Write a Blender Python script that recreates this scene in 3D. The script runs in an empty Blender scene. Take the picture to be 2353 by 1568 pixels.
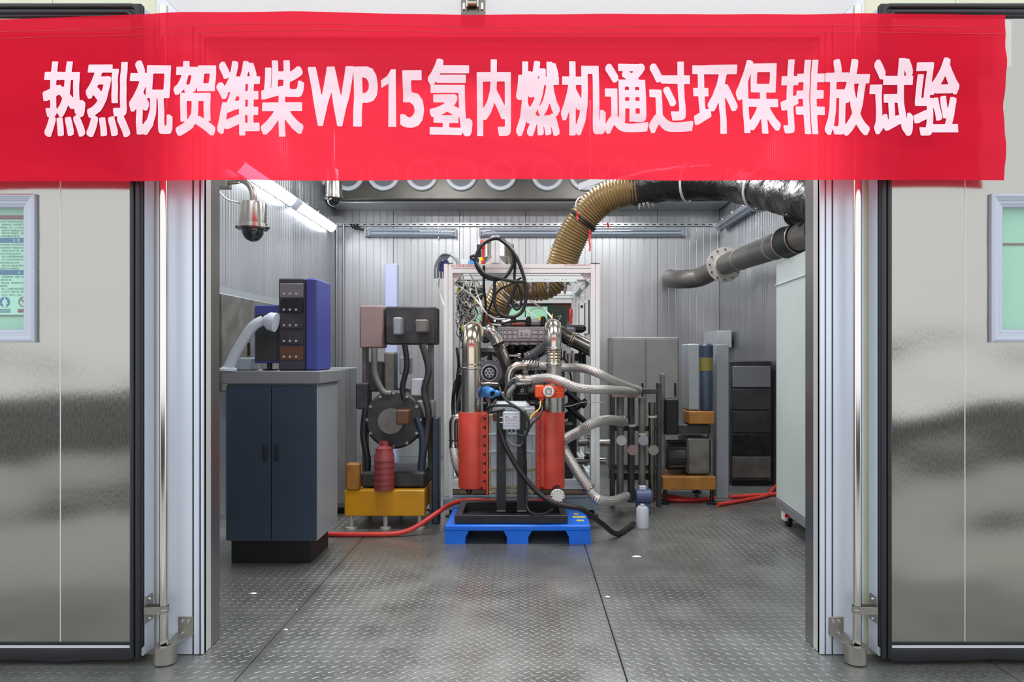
import bpy, math, random
import numpy as np
from mathutils import Vector, Matrix, noise
random.seed(7)
# ---------------------------------------------------------------- camera, world, light
sc = bpy.context.scene
F, CX, HY, H = 1600.0, 1208.0, 818.0, 1.5        # focal length and vanishing point in photo pixels, eye height in m
def W(px, py, Y): return Vector(((px-CX)*Y/F, Y, H+(HY-py)*Y/F))
def X(px, Y): return (px-CX)*Y/F
def Z(py, Y): return H+(HY-py)*Y/F
def S(n, Y): return n*Y/F
cam = bpy.data.cameras.new('camera'); cam.sensor_width = 36; cam.lens = 36*F/2353
cam.shift_x = -(CX-1176.5)/2353; cam.shift_y = (HY-784)/2353; cam.clip_start = 0.05
co = bpy.data.objects.new('camera', cam); sc.collection.objects.link(co)
co.location = (0, 0, H); co.rotation_euler = (math.radians(90), 0, 0); sc.camera = co
wd = bpy.data.worlds.new('world'); sc.world = wd; wd.use_nodes = True
bg = wd.node_tree.nodes['Background']; bg.inputs[0].default_value = (0.93, 0.96, 1, 1); bg.inputs[1].default_value = 1.22
def area(name, loc, rot, sx, sy, power, col=(1, 1, 1)):
    l = bpy.data.lights.new(name, 'AREA'); l.shape = 'RECTANGLE'; l.size = sx; l.size_y = sy; l.energy = power; l.color = col
    o = bpy.data.objects.new(name, l); sc.collection.objects.link(o); o.location = loc; o.rotation_euler = rot; return o
area('ceiling_fill_light', (-1.3, 5.2, 4.36), (0, 0, 0), 1.3, 0.6, 62)  # unseen area lights, added under the ceiling to brighten the cell
area('ceiling_fill_light.001', (1.3, 5.2, 4.36), (0, 0, 0), 1.3, 0.6, 62)
area('ceiling_fill_light.002', (-1.3, 7.8, 4.36), (0, 0, 0), 1.3, 0.6, 62)
area('ceiling_fill_light.003', (1.3, 7.8, 4.36), (0, 0, 0), 1.3, 0.6, 62)
vs = sc.view_settings; vs.view_transform = 'Standard'; vs.look = 'None'; vs.gamma = 1; vs.use_curve_mapping = False; vs.exposure = 0.55

# ---------------------------------------------------------------- materials
def lin(h):
    if not isinstance(h, str): return tuple(h)+(1,) if len(h) == 3 else tuple(h)
    v = [int(h[i:i+2], 16)/255 for i in (1, 3, 5)]
    return tuple((c/12.92 if c <= .04045 else ((c+.055)/1.055)**2.4) for c in v)+(1,)
MATS = {}
def mat(name, col, rough=.5, metal=0, var=0.0, vscale=6, bump=0, bscale=40, stretch=(1, 1, 1), rvar=0, emit=None, estr=0, spec=.5, trans=0, alpha=1, coat=0, col2=None):
    m = bpy.data.materials.new(name); m.use_nodes = True; nt = m.node_tree; b = nt.nodes['Principled BSDF']
    c = lin(col); b.inputs['Base Color'].default_value = c; b.inputs['Roughness'].default_value = rough; b.inputs['Metallic'].default_value = metal
    b.inputs['Specular IOR Level'].default_value = spec; b.inputs['Alpha'].default_value = alpha
    b.inputs['Transmission Weight'].default_value = trans; b.inputs['Coat Weight'].default_value = coat
    if emit: b.inputs['Emission Color'].default_value = lin(emit); b.inputs['Emission Strength'].default_value = estr
    if var or bump or rvar or col2:
        tc = nt.nodes.new('ShaderNodeTexCoord'); mp = nt.nodes.new('ShaderNodeMapping'); mp.inputs['Scale'].default_value = stretch
        nt.links.new(tc.outputs['Object'], mp.inputs['Vector'])
        def nz(s, d=4):
            n = nt.nodes.new('ShaderNodeTexNoise'); n.inputs['Scale'].default_value = s; n.inputs['Detail'].default_value = d
            nt.links.new(mp.outputs[0], n.inputs['Vector']); return n
        if var or col2:
            n = nz(vscale); r = nt.nodes.new('ShaderNodeValToRGB'); nt.links.new(n.outputs['Fac'], r.inputs[0])
            a = lin(col2) if col2 else tuple(max(0, x*(1-var)) for x in c[:3])+(1,)
            d = c if col2 else tuple(min(1, x*(1+var)) for x in c[:3])+(1,)
            r.color_ramp.elements[0].position = .38; r.color_ramp.elements[1].position = .62
            r.color_ramp.elements[0].color = a; r.color_ramp.elements[1].color = d
            nt.links.new(r.outputs[0], b.inputs['Base Color'])
        if rvar:
            n = nz(vscale*1.7); mr = nt.nodes.new('ShaderNodeMapRange'); mr.inputs[1].default_value = .3; mr.inputs[2].default_value = .7
            mr.inputs[3].default_value = max(.02, rough-rvar); mr.inputs[4].default_value = rough+rvar
            nt.links.new(n.outputs['Fac'], mr.inputs[0]); nt.links.new(mr.outputs[0], b.inputs['Roughness'])
        if bump:
            n = nz(bscale, 3); bp = nt.nodes.new('ShaderNodeBump'); bp.inputs['Strength'].default_value = bump; bp.inputs['Distance'].default_value = .01
            nt.links.new(n.outputs['Fac'], bp.inputs['Height']); nt.links.new(bp.outputs[0], b.inputs['Normal'])
    MATS[name] = m; return m
def M(n): return MATS[n]
mat('floor_steel', '#838582', .32, .65, var=.14, vscale=2.2, bump=.2, bscale=60, rvar=.1)
mat('lug_steel', '#838582', .38, .65, var=.12, vscale=3)
mat('seam_dark', '#101010', .9)
mat('concrete', '#c0c0bd', .85, 0, var=.1, vscale=2)
mat('cream_wall', '#d3d3b9', .45, 0, var=.03)
mat('alu_white', '#ced5e0', .32, .25, bump=.03, bscale=90, stretch=(1, 1, .02))
mat('alu_frame', '#a4aab6', .35, .35)
mat('alu_pale', '#c6c8c7', .35, .3)
mat('reveal_steel', '#8f908c', .3, .9, bump=.05, bscale=60, stretch=(1, 1, .03))
mat('rubber', '#15171d', .42, 0, bump=.05, bscale=30)
mat('black_rubber_matte', '#0c0c0e', .5, 0)
mat('white_strip', '#c9cbd0', .4)
mat('chrome', '#c9c6c0', .14, 1)
mat('stainless', '#b9b6ae', .22, 1, bump=.04, bscale=40, stretch=(1, 1, .1))
mat('stainless_warm', '#b3a894', .2, 1, var=.18, vscale=5)
mat('stainless_dark', '#6e6b66', .28, 1, var=.2, vscale=8)
mat('bracket_steel', '#a29e97', .38, .9, var=.1)
mat('wall_metal', '#b6b8ba', .34, .62, var=.07, vscale=1.3, bump=.04, bscale=30, stretch=(1, 1, .15), rvar=.08)
mat('wall_metal_side', '#a9adb1', .3, .75, var=.07, vscale=1.3, bump=.06, bscale=30, stretch=(1, 1, .06), rvar=.08)
mat('plenum_steel', '#55534f', .4, .7, var=.15, vscale=2)
mat('nozzle_white', '#cdd3db', .4)
mat('nozzle_grey', '#6d6f72', .5)
mat('lamp_shell', '#c3c8cd', .35, .2)
mat('lamp_glow', '#ffffff', .4, emit='#f2f7ff', estr=7.5)
mat('lamp_off', '#dfe2ea', .35, 0)
mat('lamp_clear', '#b9c1cc', .12, .3)
mat('black_plastic', '#16171a', .38)
mat('black_gloss', '#0d0d10', .08, coat=.6)
mat('dome_glass', '#0b0c10', .04, coat=1)
mat('cable_black', '#1a1b1e', .42)
mat('cable_grey', '#6b6f73', .45)
mat('cable_white', '#d7d8d4', .4)
mat('wire_silver', '#b6b4ac', .35, .4)
mat('yellow', '#e3cf18', .45)
mat('yellow_wire', '#d8c766', .45)
mat('red_cable', '#c4372f', .4)
mat('red_paint', '#c1402f', .42, 0, var=.1, vscale=7, bump=.08, bscale=18)
mat('red_tag', '#c92c2c', .5)
mat('tank_grey', '#b3bec2', .5, 0, var=.05)
mat('rust_edge', '#a08e6c', .6, .1, var=.25, vscale=14)
mat('black_paint', '#202126', .45, .1, var=.25, vscale=5)
mat('pallet_blue', '#0b6be0', .38, 0, var=.06)
mat('alu_profile', '#d6dcdb', .38, .3, bump=.02, bscale=60)
mat('alu_shadow', '#5c5c5e', .5, .3)
mat('engine_dark', '#2b2c2e', .42, .5, var=.35, vscale=9, bump=.3, bscale=18)
mat('engine_black', '#131416', .5, .2)
mat('cast_alu', '#cfcacc', .42, .2, var=.08, vscale=12, bump=.1, bscale=80)
mat('cast_alu_dark', '#77757a', .45, .6, var=.1, vscale=9)
mat('rust_red', '#7c3525', .6, .1)
mat('hose_grey', '#56585c', .5)
mat('sensor_blue', '#3c86c9', .35)
mat('actuator_orange', '#f0531d', .35)
mat('box_grey', '#bcc6d2', .42)
mat('label_print', '#dde3ea', .5)
mat('ink', '#5a5f68', .6)
mat('ink_black', '#16302c', .7)
mat('white_paint', '#dfe3e0', .4)
mat('steel_bluegrey', '#8e9ba3', .5, .1, var=.08)
mat('gold_duct', '#86704a', .36, .3, var=.12, vscale=3)
mat('wrap_black', '#09090b', .32, 0, bump=.7, bscale=34, coat=.05)
mat('strap_white', '#b9bec4', .4)
mat('pvc_grey', '#514f4c', .4, 0, var=.06)
mat('flange_pale', '#b8b7b0', .45, .3)
mat('cab_pale', '#bac6c4', .42, 0, var=.03, vscale=2)
mat('cab_edge', '#dfe6e4', .4)
mat('caster_white', '#dcd9cf', .4)
mat('navy', '#2c3a4b', .42, .1, var=.12, vscale=1.5)
mat('cab_side', '#8a9196', .42, .1)
mat('worktop_grey', '#74777c', .45)
mat('dark_violet', '#3b3946', .45)
mat('indigo', '#3c4690', .42)
mat('pale_blue', '#a9b3d2', .42)
mat('yellow_paint', '#bf8a08', .42, 0, var=.1, vscale=5)
mat('ochre', '#8f6124', .48, 0, var=.2, vscale=5)
mat('terracotta_grey', '#8a7674', .5)
mat('machine_grey', '#6c6b67', .45, .4, var=.2, vscale=6)
mat('machine_dark', '#3c3c3e', .5, .3, var=.25, vscale=6)
mat('motor_red', '#84383a', .45)
mat('brown_box', '#5a3d28', .5)
mat('mid_grey', '#8b8b8a', .45, .2, var=.05)
mat('olive_yellow', '#6d6a28', .5)
mat('blue_motor', '#4b567c', .42)
mat('mint', '#9fc9b6', .5)
mat('mint_poster', '#b9dfd0', .55)
mat('poster_red', '#7c2331', .55)
mat('poster_blue', '#0d5a94', .5)
mat('glass_green', '#2a3630', .07, .0, coat=.4)
mat('mint_board', '#9ad1ae', .5)
mat('tape_clear', '#cfcfc8', .15, alpha=.35)
mat('glyph_pink', '#e8c6cf', .6)
mat('glyph_red', '#b03a2e', .6)
mat('reflection_dark', '#26241f', .8, 0, var=.2, vscale=1.5)
mat('canopy', '#b9b7a8', .6)
mat('paper', '#e8e8e4', .7)
mat('warning_red', '#d9202a', .4)
# brushed stainless of the door leaves: slow waves in the sheet and fine vertical grain
def door_steel(name):
    m = mat(name, '#9b9993', .3, .96); nt = m.node_tree; b = nt.nodes['Principled BSDF']
    tc = nt.nodes.new('ShaderNodeTexCoord')
    def chain(scale, ns, detail, strength, dist, prev=None):
        mp = nt.nodes.new('ShaderNodeMapping'); mp.inputs['Scale'].default_value = scale; nt.links.new(tc.outputs['Object'], mp.inputs['Vector'])
        n = nt.nodes.new('ShaderNodeTexNoise'); n.inputs['Scale'].default_value = ns; n.inputs['Detail'].default_value = detail; nt.links.new(mp.outputs[0], n.inputs['Vector'])
        bp = nt.nodes.new('ShaderNodeBump'); bp.inputs['Strength'].default_value = strength; bp.inputs['Distance'].default_value = dist
        nt.links.new(n.outputs['Fac'], bp.inputs['Height'])
        if prev: nt.links.new(prev.outputs[0], bp.inputs['Normal'])
        return bp, n
    a, _ = chain((1.0, 1, 1.7), 1.1, 1, .7, .05)
    c, n2 = chain((1, 1, .3), 130, 2, .07, .004, a)
    nt.links.new(c.outputs[0], b.inputs['Normal'])
    mr = nt.nodes.new('ShaderNodeMapRange'); mr.inputs[3].default_value = .12; mr.inputs[4].default_value = .22; nt.links.new(n2.outputs['Fac'], mr.inputs[0]); nt.links.new(mr.outputs[0], b.inputs['Roughness'])
    return m
door_steel('door_steel')
# red banner cloth: thin weave, part of the light passes straight through
def banner_cloth():
    m = bpy.data.materials.new('banner_cloth'); m.use_nodes = True; nt = m.node_tree; out = nt.nodes['Material Output']; nt.nodes.remove(nt.nodes['Principled BSDF'])
    d = nt.nodes.new('ShaderNodeBsdfDiffuse'); d.inputs[0].default_value = lin('#f40236')
    t = nt.nodes.new('ShaderNodeBsdfTranslucent'); t.inputs[0].default_value = lin('#ff4654')
    g = nt.nodes.new('ShaderNodeBsdfGlossy'); g.inputs[0].default_value = (1, .75, .78, 1); g.inputs[1].default_value = .45
    p = nt.nodes.new('ShaderNodeBsdfTransparent'); p.inputs[0].default_value = (1, .08, .13, 1)
    a = nt.nodes.new('ShaderNodeMixShader'); a.inputs[0].default_value = .45; nt.links.new(d.outputs[0], a.inputs[1]); nt.links.new(t.outputs[0], a.inputs[2])
    c = nt.nodes.new('ShaderNodeMixShader'); c.inputs[0].default_value = .012; nt.links.new(a.outputs[0], c.inputs[1]); nt.links.new(g.outputs[0], c.inputs[2])
    e = nt.nodes.new('ShaderNodeMixShader'); e.inputs[0].default_value = .2; nt.links.new(c.outputs[0], e.inputs[1]); nt.links.new(p.outputs[0], e.inputs[2])
    nt.links.new(e.outputs[0], out.inputs[0]); MATS['banner_cloth'] = m
banner_cloth()
def clear(name, col, fac):
    m = bpy.data.materials.new(name); m.use_nodes = True; nt = m.node_tree; out = nt.nodes['Material Output']; nt.nodes.remove(nt.nodes['Principled BSDF'])
    p = nt.nodes.new('ShaderNodeBsdfTransparent'); p.inputs[0].default_value = lin(col)
    g = nt.nodes.new('ShaderNodeBsdfGlossy'); g.inputs[1].default_value = .03
    e = nt.nodes.new('ShaderNodeMixShader'); e.inputs[0].default_value = fac; nt.links.new(p.outputs[0], e.inputs[1]); nt.links.new(g.outputs[0], e.inputs[2])
    nt.links.new(e.outputs[0], out.inputs[0]); MATS[name] = m
clear('window_glass', '#f4fbf8', .06)
clear('lamp_tub', '#f2f5f9', .08)
# braided hose: woven relief from the tube's own coordinates
def braid():
    m = mat('braid', '#a9a49c', .34, .65); nt = m.node_tree; b = nt.nodes['Principled BSDF']
    uv = nt.nodes.new('ShaderNodeUVMap'); sx = nt.nodes.new('ShaderNodeSeparateXYZ'); nt.links.new(uv.outputs[0], sx.inputs[0])
    def math_(op, a, c):
        n = nt.nodes.new('ShaderNodeMath'); n.operation = op
        for i, v in enumerate((a, c)):
            if v is None: continue
            if isinstance(v, (int, float)): n.inputs[i].default_value = v
            else: nt.links.new(v, n.inputs[i])
        return n.outputs[0]
    u = math_('MULTIPLY', sx.outputs[0], 2*math.pi*10); v = math_('MULTIPLY', sx.outputs[1], 330)
    s1 = math_('SINE', math_('ADD', u, v), None); s2 = math_('SINE', math_('SUBTRACT', u, v), None)
    h = math_('MULTIPLY', s1, s2)
    r = nt.nodes.new('ShaderNodeValToRGB'); r.color_ramp.elements[0].position = .25; r.color_ramp.elements[0].color = (.22, .21, .2, 1); r.color_ramp.elements[1].position = .6; r.color_ramp.elements[1].color = (.78, .75, .71, 1)
    nt.links.new(math_('ADD', math_('MULTIPLY', h, .5), .5), r.inputs[0]); nt.links.new(r.outputs[0], b.inputs['Base Color'])
    bp = nt.nodes.new('ShaderNodeBump'); bp.inputs['Strength'].default_value = .5; bp.inputs['Distance'].default_value = .003; nt.links.new(h, bp.inputs['Height']); nt.links.new(bp.outputs[0], b.inputs['Normal'])
braid()

# ---------------------------------------------------------------- mesh helpers
COL = sc.collection; ORIG = {}
def perp(a):
    a = a.normalized(); r = Vector((0, 0, 1)) if abs(a.z) < .9 else Vector((1, 0, 0)); u = a.cross(r).normalized(); return u, a.cross(u)
def smooth(pts, k=6, closed=False):
    pts = [Vector(p) for p in pts]; n = len(pts); out = []
    for i in range(n if closed else n-1):
        if closed: p0, p1, p2, p3 = pts[i-1], pts[i], pts[(i+1) % n], pts[(i+2) % n]
        else: p0, p1, p2, p3 = pts[max(i-1, 0)], pts[i], pts[i+1], pts[min(i+2, n-1)]
        for j in range(k):
            t = j/k; out.append(.5*((2*p1)+(p2-p0)*t+(2*p0-5*p1+4*p2-p3)*t*t+(3*p1-p0-3*p2+p3)*t**3))
    if not closed: out.append(pts[-1])
    return out
def resample(pts, step):
    d = [0]
    for a, b in zip(pts, pts[1:]): d.append(d[-1]+(b-a).length)
    n = max(2, int(d[-1]/step)); out = []; j = 0
    for i in range(n+1):
        s = d[-1]*i/n
        while j < len(pts)-2 and d[j+1] < s: j += 1
        t = (s-d[j])/max(1e-9, d[j+1]-d[j]); out.append(pts[j].lerp(pts[j+1], min(1, max(0, t))))
    return out
class MB:
    def __init__(s): s.v = []; s.f = []; s.uv = {}
    def add(s, vs, fs):
        o = len(s.v); s.v += [Vector(p) for p in vs]; s.f += [tuple(i+o for i in f) for f in fs]; return s
    def box(s, x0, x1, y0, y1, z0, z1):
        return s.add([(x, y, z) for x in (x0, x1) for y in (y0, y1) for z in (z0, z1)], [(0, 1, 3, 2), (4, 6, 7, 5), (0, 4, 5, 1), (2, 3, 7, 6), (0, 2, 6, 4), (1, 5, 7, 3)])
    def rbox(s, x0, x1, y0, y1, z0, z1, c=.005):
        c = min(c, (x1-x0)*.45, (y1-y0)*.45, (z1-z0)*.45); vs = []; idx = {}
        for ix, x in enumerate((x0, x1)):
            for iy, y in enumerate((y0, y1)):
                for iz, z in enumerate((z0, z1)):
                    dx, dy, dz = (c if ix == 0 else -c), (c if iy == 0 else -c), (c if iz == 0 else -c)
                    for a, p in enumerate(((x, y+dy, z+dz), (x+dx, y, z+dz), (x+dx, y+dy, z))): idx[(ix, iy, iz, a)] = len(vs); vs.append(p)
        I = lambda *k: idx[k]; fs = []
        for q in (0, 1):
            fs.append([I(q, 0, 0, 0), I(q, 0, 1, 0), I(q, 1, 1, 0), I(q, 1, 0, 0)][::1 if q == 0 else -1])
            fs.append([I(0, q, 0, 1), I(1, q, 0, 1), I(1, q, 1, 1), I(0, q, 1, 1)][::1 if q == 0 else -1])
            fs.append([I(0, 0, q, 2), I(0, 1, q, 2), I(1, 1, q, 2), I(1, 0, q, 2)][::1 if q == 0 else -1])
            for r in (0, 1):
                fs.append([I(q, r, 0, 0), I(q, r, 1, 0), I(q, r, 1, 1), I(q, r, 0, 1)]); fs.append([I(q, 0, r, 0), I(q, 1, r, 0), I(q, 1, r, 2), I(q, 0, r, 2)]); fs.append([I(0, q, r, 1), I(1, q, r, 1), I(1, q, r, 2), I(0, q, r, 2)])
                for t in (0, 1): fs.append([I(q, r, t, 0), I(q, r, t, 1), I(q, r, t, 2)])
        return s.add(vs, fs)
    def prism(s, poly, vec):
        n = len(poly); vec = Vector(vec); a = [Vector(p) for p in poly]
        return s.add(a+[p+vec for p in a], [tuple(range(n))[::-1], tuple(range(n, 2*n))]+[(i, (i+1) % n, n+(i+1) % n, n+i) for i in range(n)])
    def cyl(s, p0, p1, r0, r1=None, n=24, caps=True):
        return s.lathe([(r0, 0), (r0 if r1 is None else r1, (Vector(p1)-Vector(p0)).length)], p0, Vector(p1)-Vector(p0), n, caps)
    def lathe(s, prof, org, axis, n=28, caps=True):
        org = Vector(org); a = Vector(axis).normalized(); u, w = perp(a); vs = []; fs = []
        for r, h in prof:
            for i in range(n): t = 2*math.pi*i/n; vs.append(org+a*h+(u*math.cos(t)+w*math.sin(t))*r)
        for k in range(len(prof)-1):
            for i in range(n): j = (i+1) % n; fs.append((k*n+i, k*n+j, (k+1)*n+j, (k+1)*n+i))
        if caps: fs.append(tuple(range(n))[::-1]); fs.append(tuple(range((len(prof)-1)*n, len(prof)*n)))
        return s.add(vs, fs)
    def tube(s, pts, r, n=10, closed=False, caps=True, rf=None, jit=None):
        pts = [Vector(p) for p in pts]; m = len(pts); vs = []; fs = []; uvs = []
        t0 = (pts[1]-pts[0]).normalized(); u, w = perp(t0); L = 0; Ls = []
        for i in range(m):
            if closed: t = pts[(i+1) % m]-pts[i-1]
            else: t = pts[min(i+1, m-1)]-pts[max(i-1, 0)]
            t = t.normalized() if t.length > 1e-9 else t0
            u = (u-t*u.dot(t)); u = u.normalized() if u.length > 1e-6 else perp(t)[0]; w = t.cross(u)
            if i: L += (pts[i]-pts[i-1]).length
            Ls.append(L); rr = rf(i, m, L) if rf else r
            for k in range(n):
                a = 2*math.pi*k/n; d = u*math.cos(a)+w*math.sin(a); q = pts[i]+d*rr
                if jit: q = q+d*jit(q)
                vs.append(q)
        o = len(s.f)
        for i in range(m if closed else m-1):
            i2 = (i+1) % m
            for k in range(n):
                k2 = (k+1) % n; s.uv[o+len(fs)] = ((k/n, Ls[i]), ((k+1)/n, Ls[i]), ((k+1)/n, Ls[i2]), (k/n, Ls[i2]))
                fs.append((i*n+k, i*n+k2, i2*n+k2, i2*n+k))
        if caps and not closed: fs.append(tuple(range(n))[::-1]); fs.append(tuple(range((m-1)*n, m*n)))
        return s.add(vs, fs)
    def torus(s, c, axis, R, r, n=32, k=8):
        u, w = perp(Vector(axis)); return s.tube([Vector(c)+(u*math.cos(2*math.pi*i/n)+w*math.sin(2*math.pi*i/n))*R for i in range(n)], r, k, closed=True)
    def xf(s, mtx): s.v = [mtx @ p for p in s.v]; return s
    def build(s, name, m, parent=None, org=None, angle=38, flat=False):
        if parent is not None: o0 = ORIG[parent]
        elif org is not None: o0 = Vector(org)
        else:
            xs = [p.x for p in s.v]; ys = [p.y for p in s.v]; o0 = Vector(((min(xs)+max(xs))/2, (min(ys)+max(ys))/2, min(p.z for p in s.v)))
        me = bpy.data.meshes.new(name); me.from_pydata([p-o0 for p in s.v], [], s.f)
        if s.uv:
            l = me.uv_layers.new(name='UVMap')
            for i, c in s.uv.items():
                p = me.polygons[i]
                for q, li in enumerate(p.loop_indices): l.data[li].uv = c[q]
        me.materials.append(M(m) if isinstance(m, str) else m)
        if not flat:
            me.polygons.foreach_set('use_smooth', [True]*len(me.polygons)); me.set_sharp_from_angle(angle=math.radians(angle))
        ob = bpy.data.objects.new(name, me); COL.objects.link(ob); ORIG[ob] = o0
        if parent is not None: ob.parent = parent
        else: ob.location = o0
        return ob
def tag(o, label=None, cat=None, group=None, kind=None):
    if label: o['label'] = label
    if cat: o['category'] = cat
    if group: o['group'] = group
    if kind: o['kind'] = kind
    return o
def thing(name, loc, label, cat, group=None):
    o = bpy.data.objects.new(name, None); COL.objects.link(o); o.location = loc; o.empty_display_size = .1; ORIG[o] = Vector(loc); return tag(o, label, cat, group)
def struct(mb, name, m, **k): return tag(mb.build(name, m, **k), kind='structure')
def copies(mb, name, m, pts, parent):            # one mesh built round the origin, shared by a part at every point
    first = None
    for p in pts:
        if first is None:
            me = bpy.data.meshes.new(name); me.from_pydata(mb.v, [], mb.f); me.materials.append(M(m)); me.polygons.foreach_set('use_smooth', [True]*len(me.polygons)); me.set_sharp_from_angle(angle=math.radians(38))
            o = first = bpy.data.objects.new(name, me)
        else: o = first.copy()
        COL.objects.link(o); o.parent = parent; o.location = Vector(p)-ORIG[parent]; ORIG[o] = Vector(p)
def profile_bar(mb, p0, p1, w, d, slot=.010, dep=.009, side=None):
    # slotted aluminium profile: w across 'side', d across the other direction
    p0 = Vector(p0); p1 = Vector(p1); a = (p1-p0).normalized()
    u = Vector(side) if side else perp(a)[0]; v = a.cross(u); W2, D2 = w/2, d/2; s_ = slot/2
    poly = [(-W2, -D2), (-s_, -D2), (-s_, -D2+dep), (s_, -D2+dep), (s_, -D2), (W2, -D2), (W2, -s_), (W2-dep, -s_), (W2-dep, s_), (W2, s_), (W2, D2), (s_, D2), (s_, D2-dep), (-s_, D2-dep), (-s_, D2), (-W2, D2), (-W2, s_), (-W2+dep, s_), (-W2+dep, -s_), (-W2, -s_)]
    mb.prism([p0+u*x+v*y for x, y in poly], p1-p0); return mb

# ---------------------------------------------------------------- lettering (outlines of the built-in font, one update for all)
TEXT = {}
def need(key, body, off=0.0): TEXT[key] = (body, off)
BANNER = [('热', 103, 199, 140, 315), ('烈', 201, 301, 142, 316), ('祝', 300, 400, 139, 311), ('贺', 401, 497, 139, 313), ('潍', 500, 599, 139, 313), ('柴', 602, 700, 139, 316), ('W', 708, 814, 154, 293), ('P', 813, 869, 156, 293), ('1', 876, 911, 163, 293), ('5', 920, 974, 164, 294),
          ('氢', 984, 1086, 139, 312), ('内', 1096, 1175, 139, 311), ('燃', 1186, 1287, 139, 312), ('机', 1289, 1392, 139, 311), ('通', 1389, 1489, 142, 309), ('过', 1490, 1590, 138, 309), ('环', 1592, 1696, 146, 311), ('保', 1693, 1795, 136, 309), ('排', 1797, 1898, 137, 309), ('放', 1896, 2000, 137, 311), ('试', 2000, 2099, 137, 313), ('验', 2099, 2202, 137, 313)]
for c, *_ in BANNER: need('b'+c, c)
need('klz', '•KLZ型发动机试验'); need('maker', '杭州中成测试设备有限公司')
POSTER = ['试验过程中可能因管路泄漏发生', '有燃爆危险，安全距离不足', '气瓶管路，阀门，压力等设施', '定期对氢气管路检漏工作的', '定期对电气线路检查，短路', '人员应配戴安全帽作业。', None, '试验前应确认试验间通风良好', '试验前要将氢气管路加压检查', '定期对样品进行气密，检查', '试验后应恢复试验台原状', '试验人员须穿着防静电服装', '试验人员应熟知本岗位安全', '定期对管路各接口检漏', '定期对电气设备进行预防性', '定期对氢气探测器校验', None, '发现故障处理：疏散人员至', '通风处扩散。', '防护设备：穿防静电工作服', '急救措施', '吸入：迅速离开现场至新鲜', '灭火方法：切断气源，喷水', '灭火剂：雾状水、泡沫、二']
for i, l in enumerate(POSTER):
    if l: need('p%d' % i, l)
need('band0', '主 要'); need('band1', '应'); need('sign0', '必须穿防护服')
_tmp = []
for k, (body, off) in TEXT.items():
    c = bpy.data.curves.new('t', 'FONT'); c.body = body; c.offset = off; c.resolution_u = 3; c.fill_mode = 'FRONT'
    o = bpy.data.objects.new('t', c); COL.objects.link(o); _tmp.append((k, o))
dg = bpy.context.evaluated_depsgraph_get(); GL = {}
for k, o in _tmp:
    me = bpy.data.meshes.new_from_object(o.evaluated_get(dg)); GL[k] = ([v.co.copy() for v in me.vertices], [tuple(p.vertices) for p in me.polygons]); bpy.data.meshes.remove(me)
for k, o in _tmp:
    c = o.data; bpy.data.objects.remove(o); bpy.data.curves.remove(c)
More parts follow.
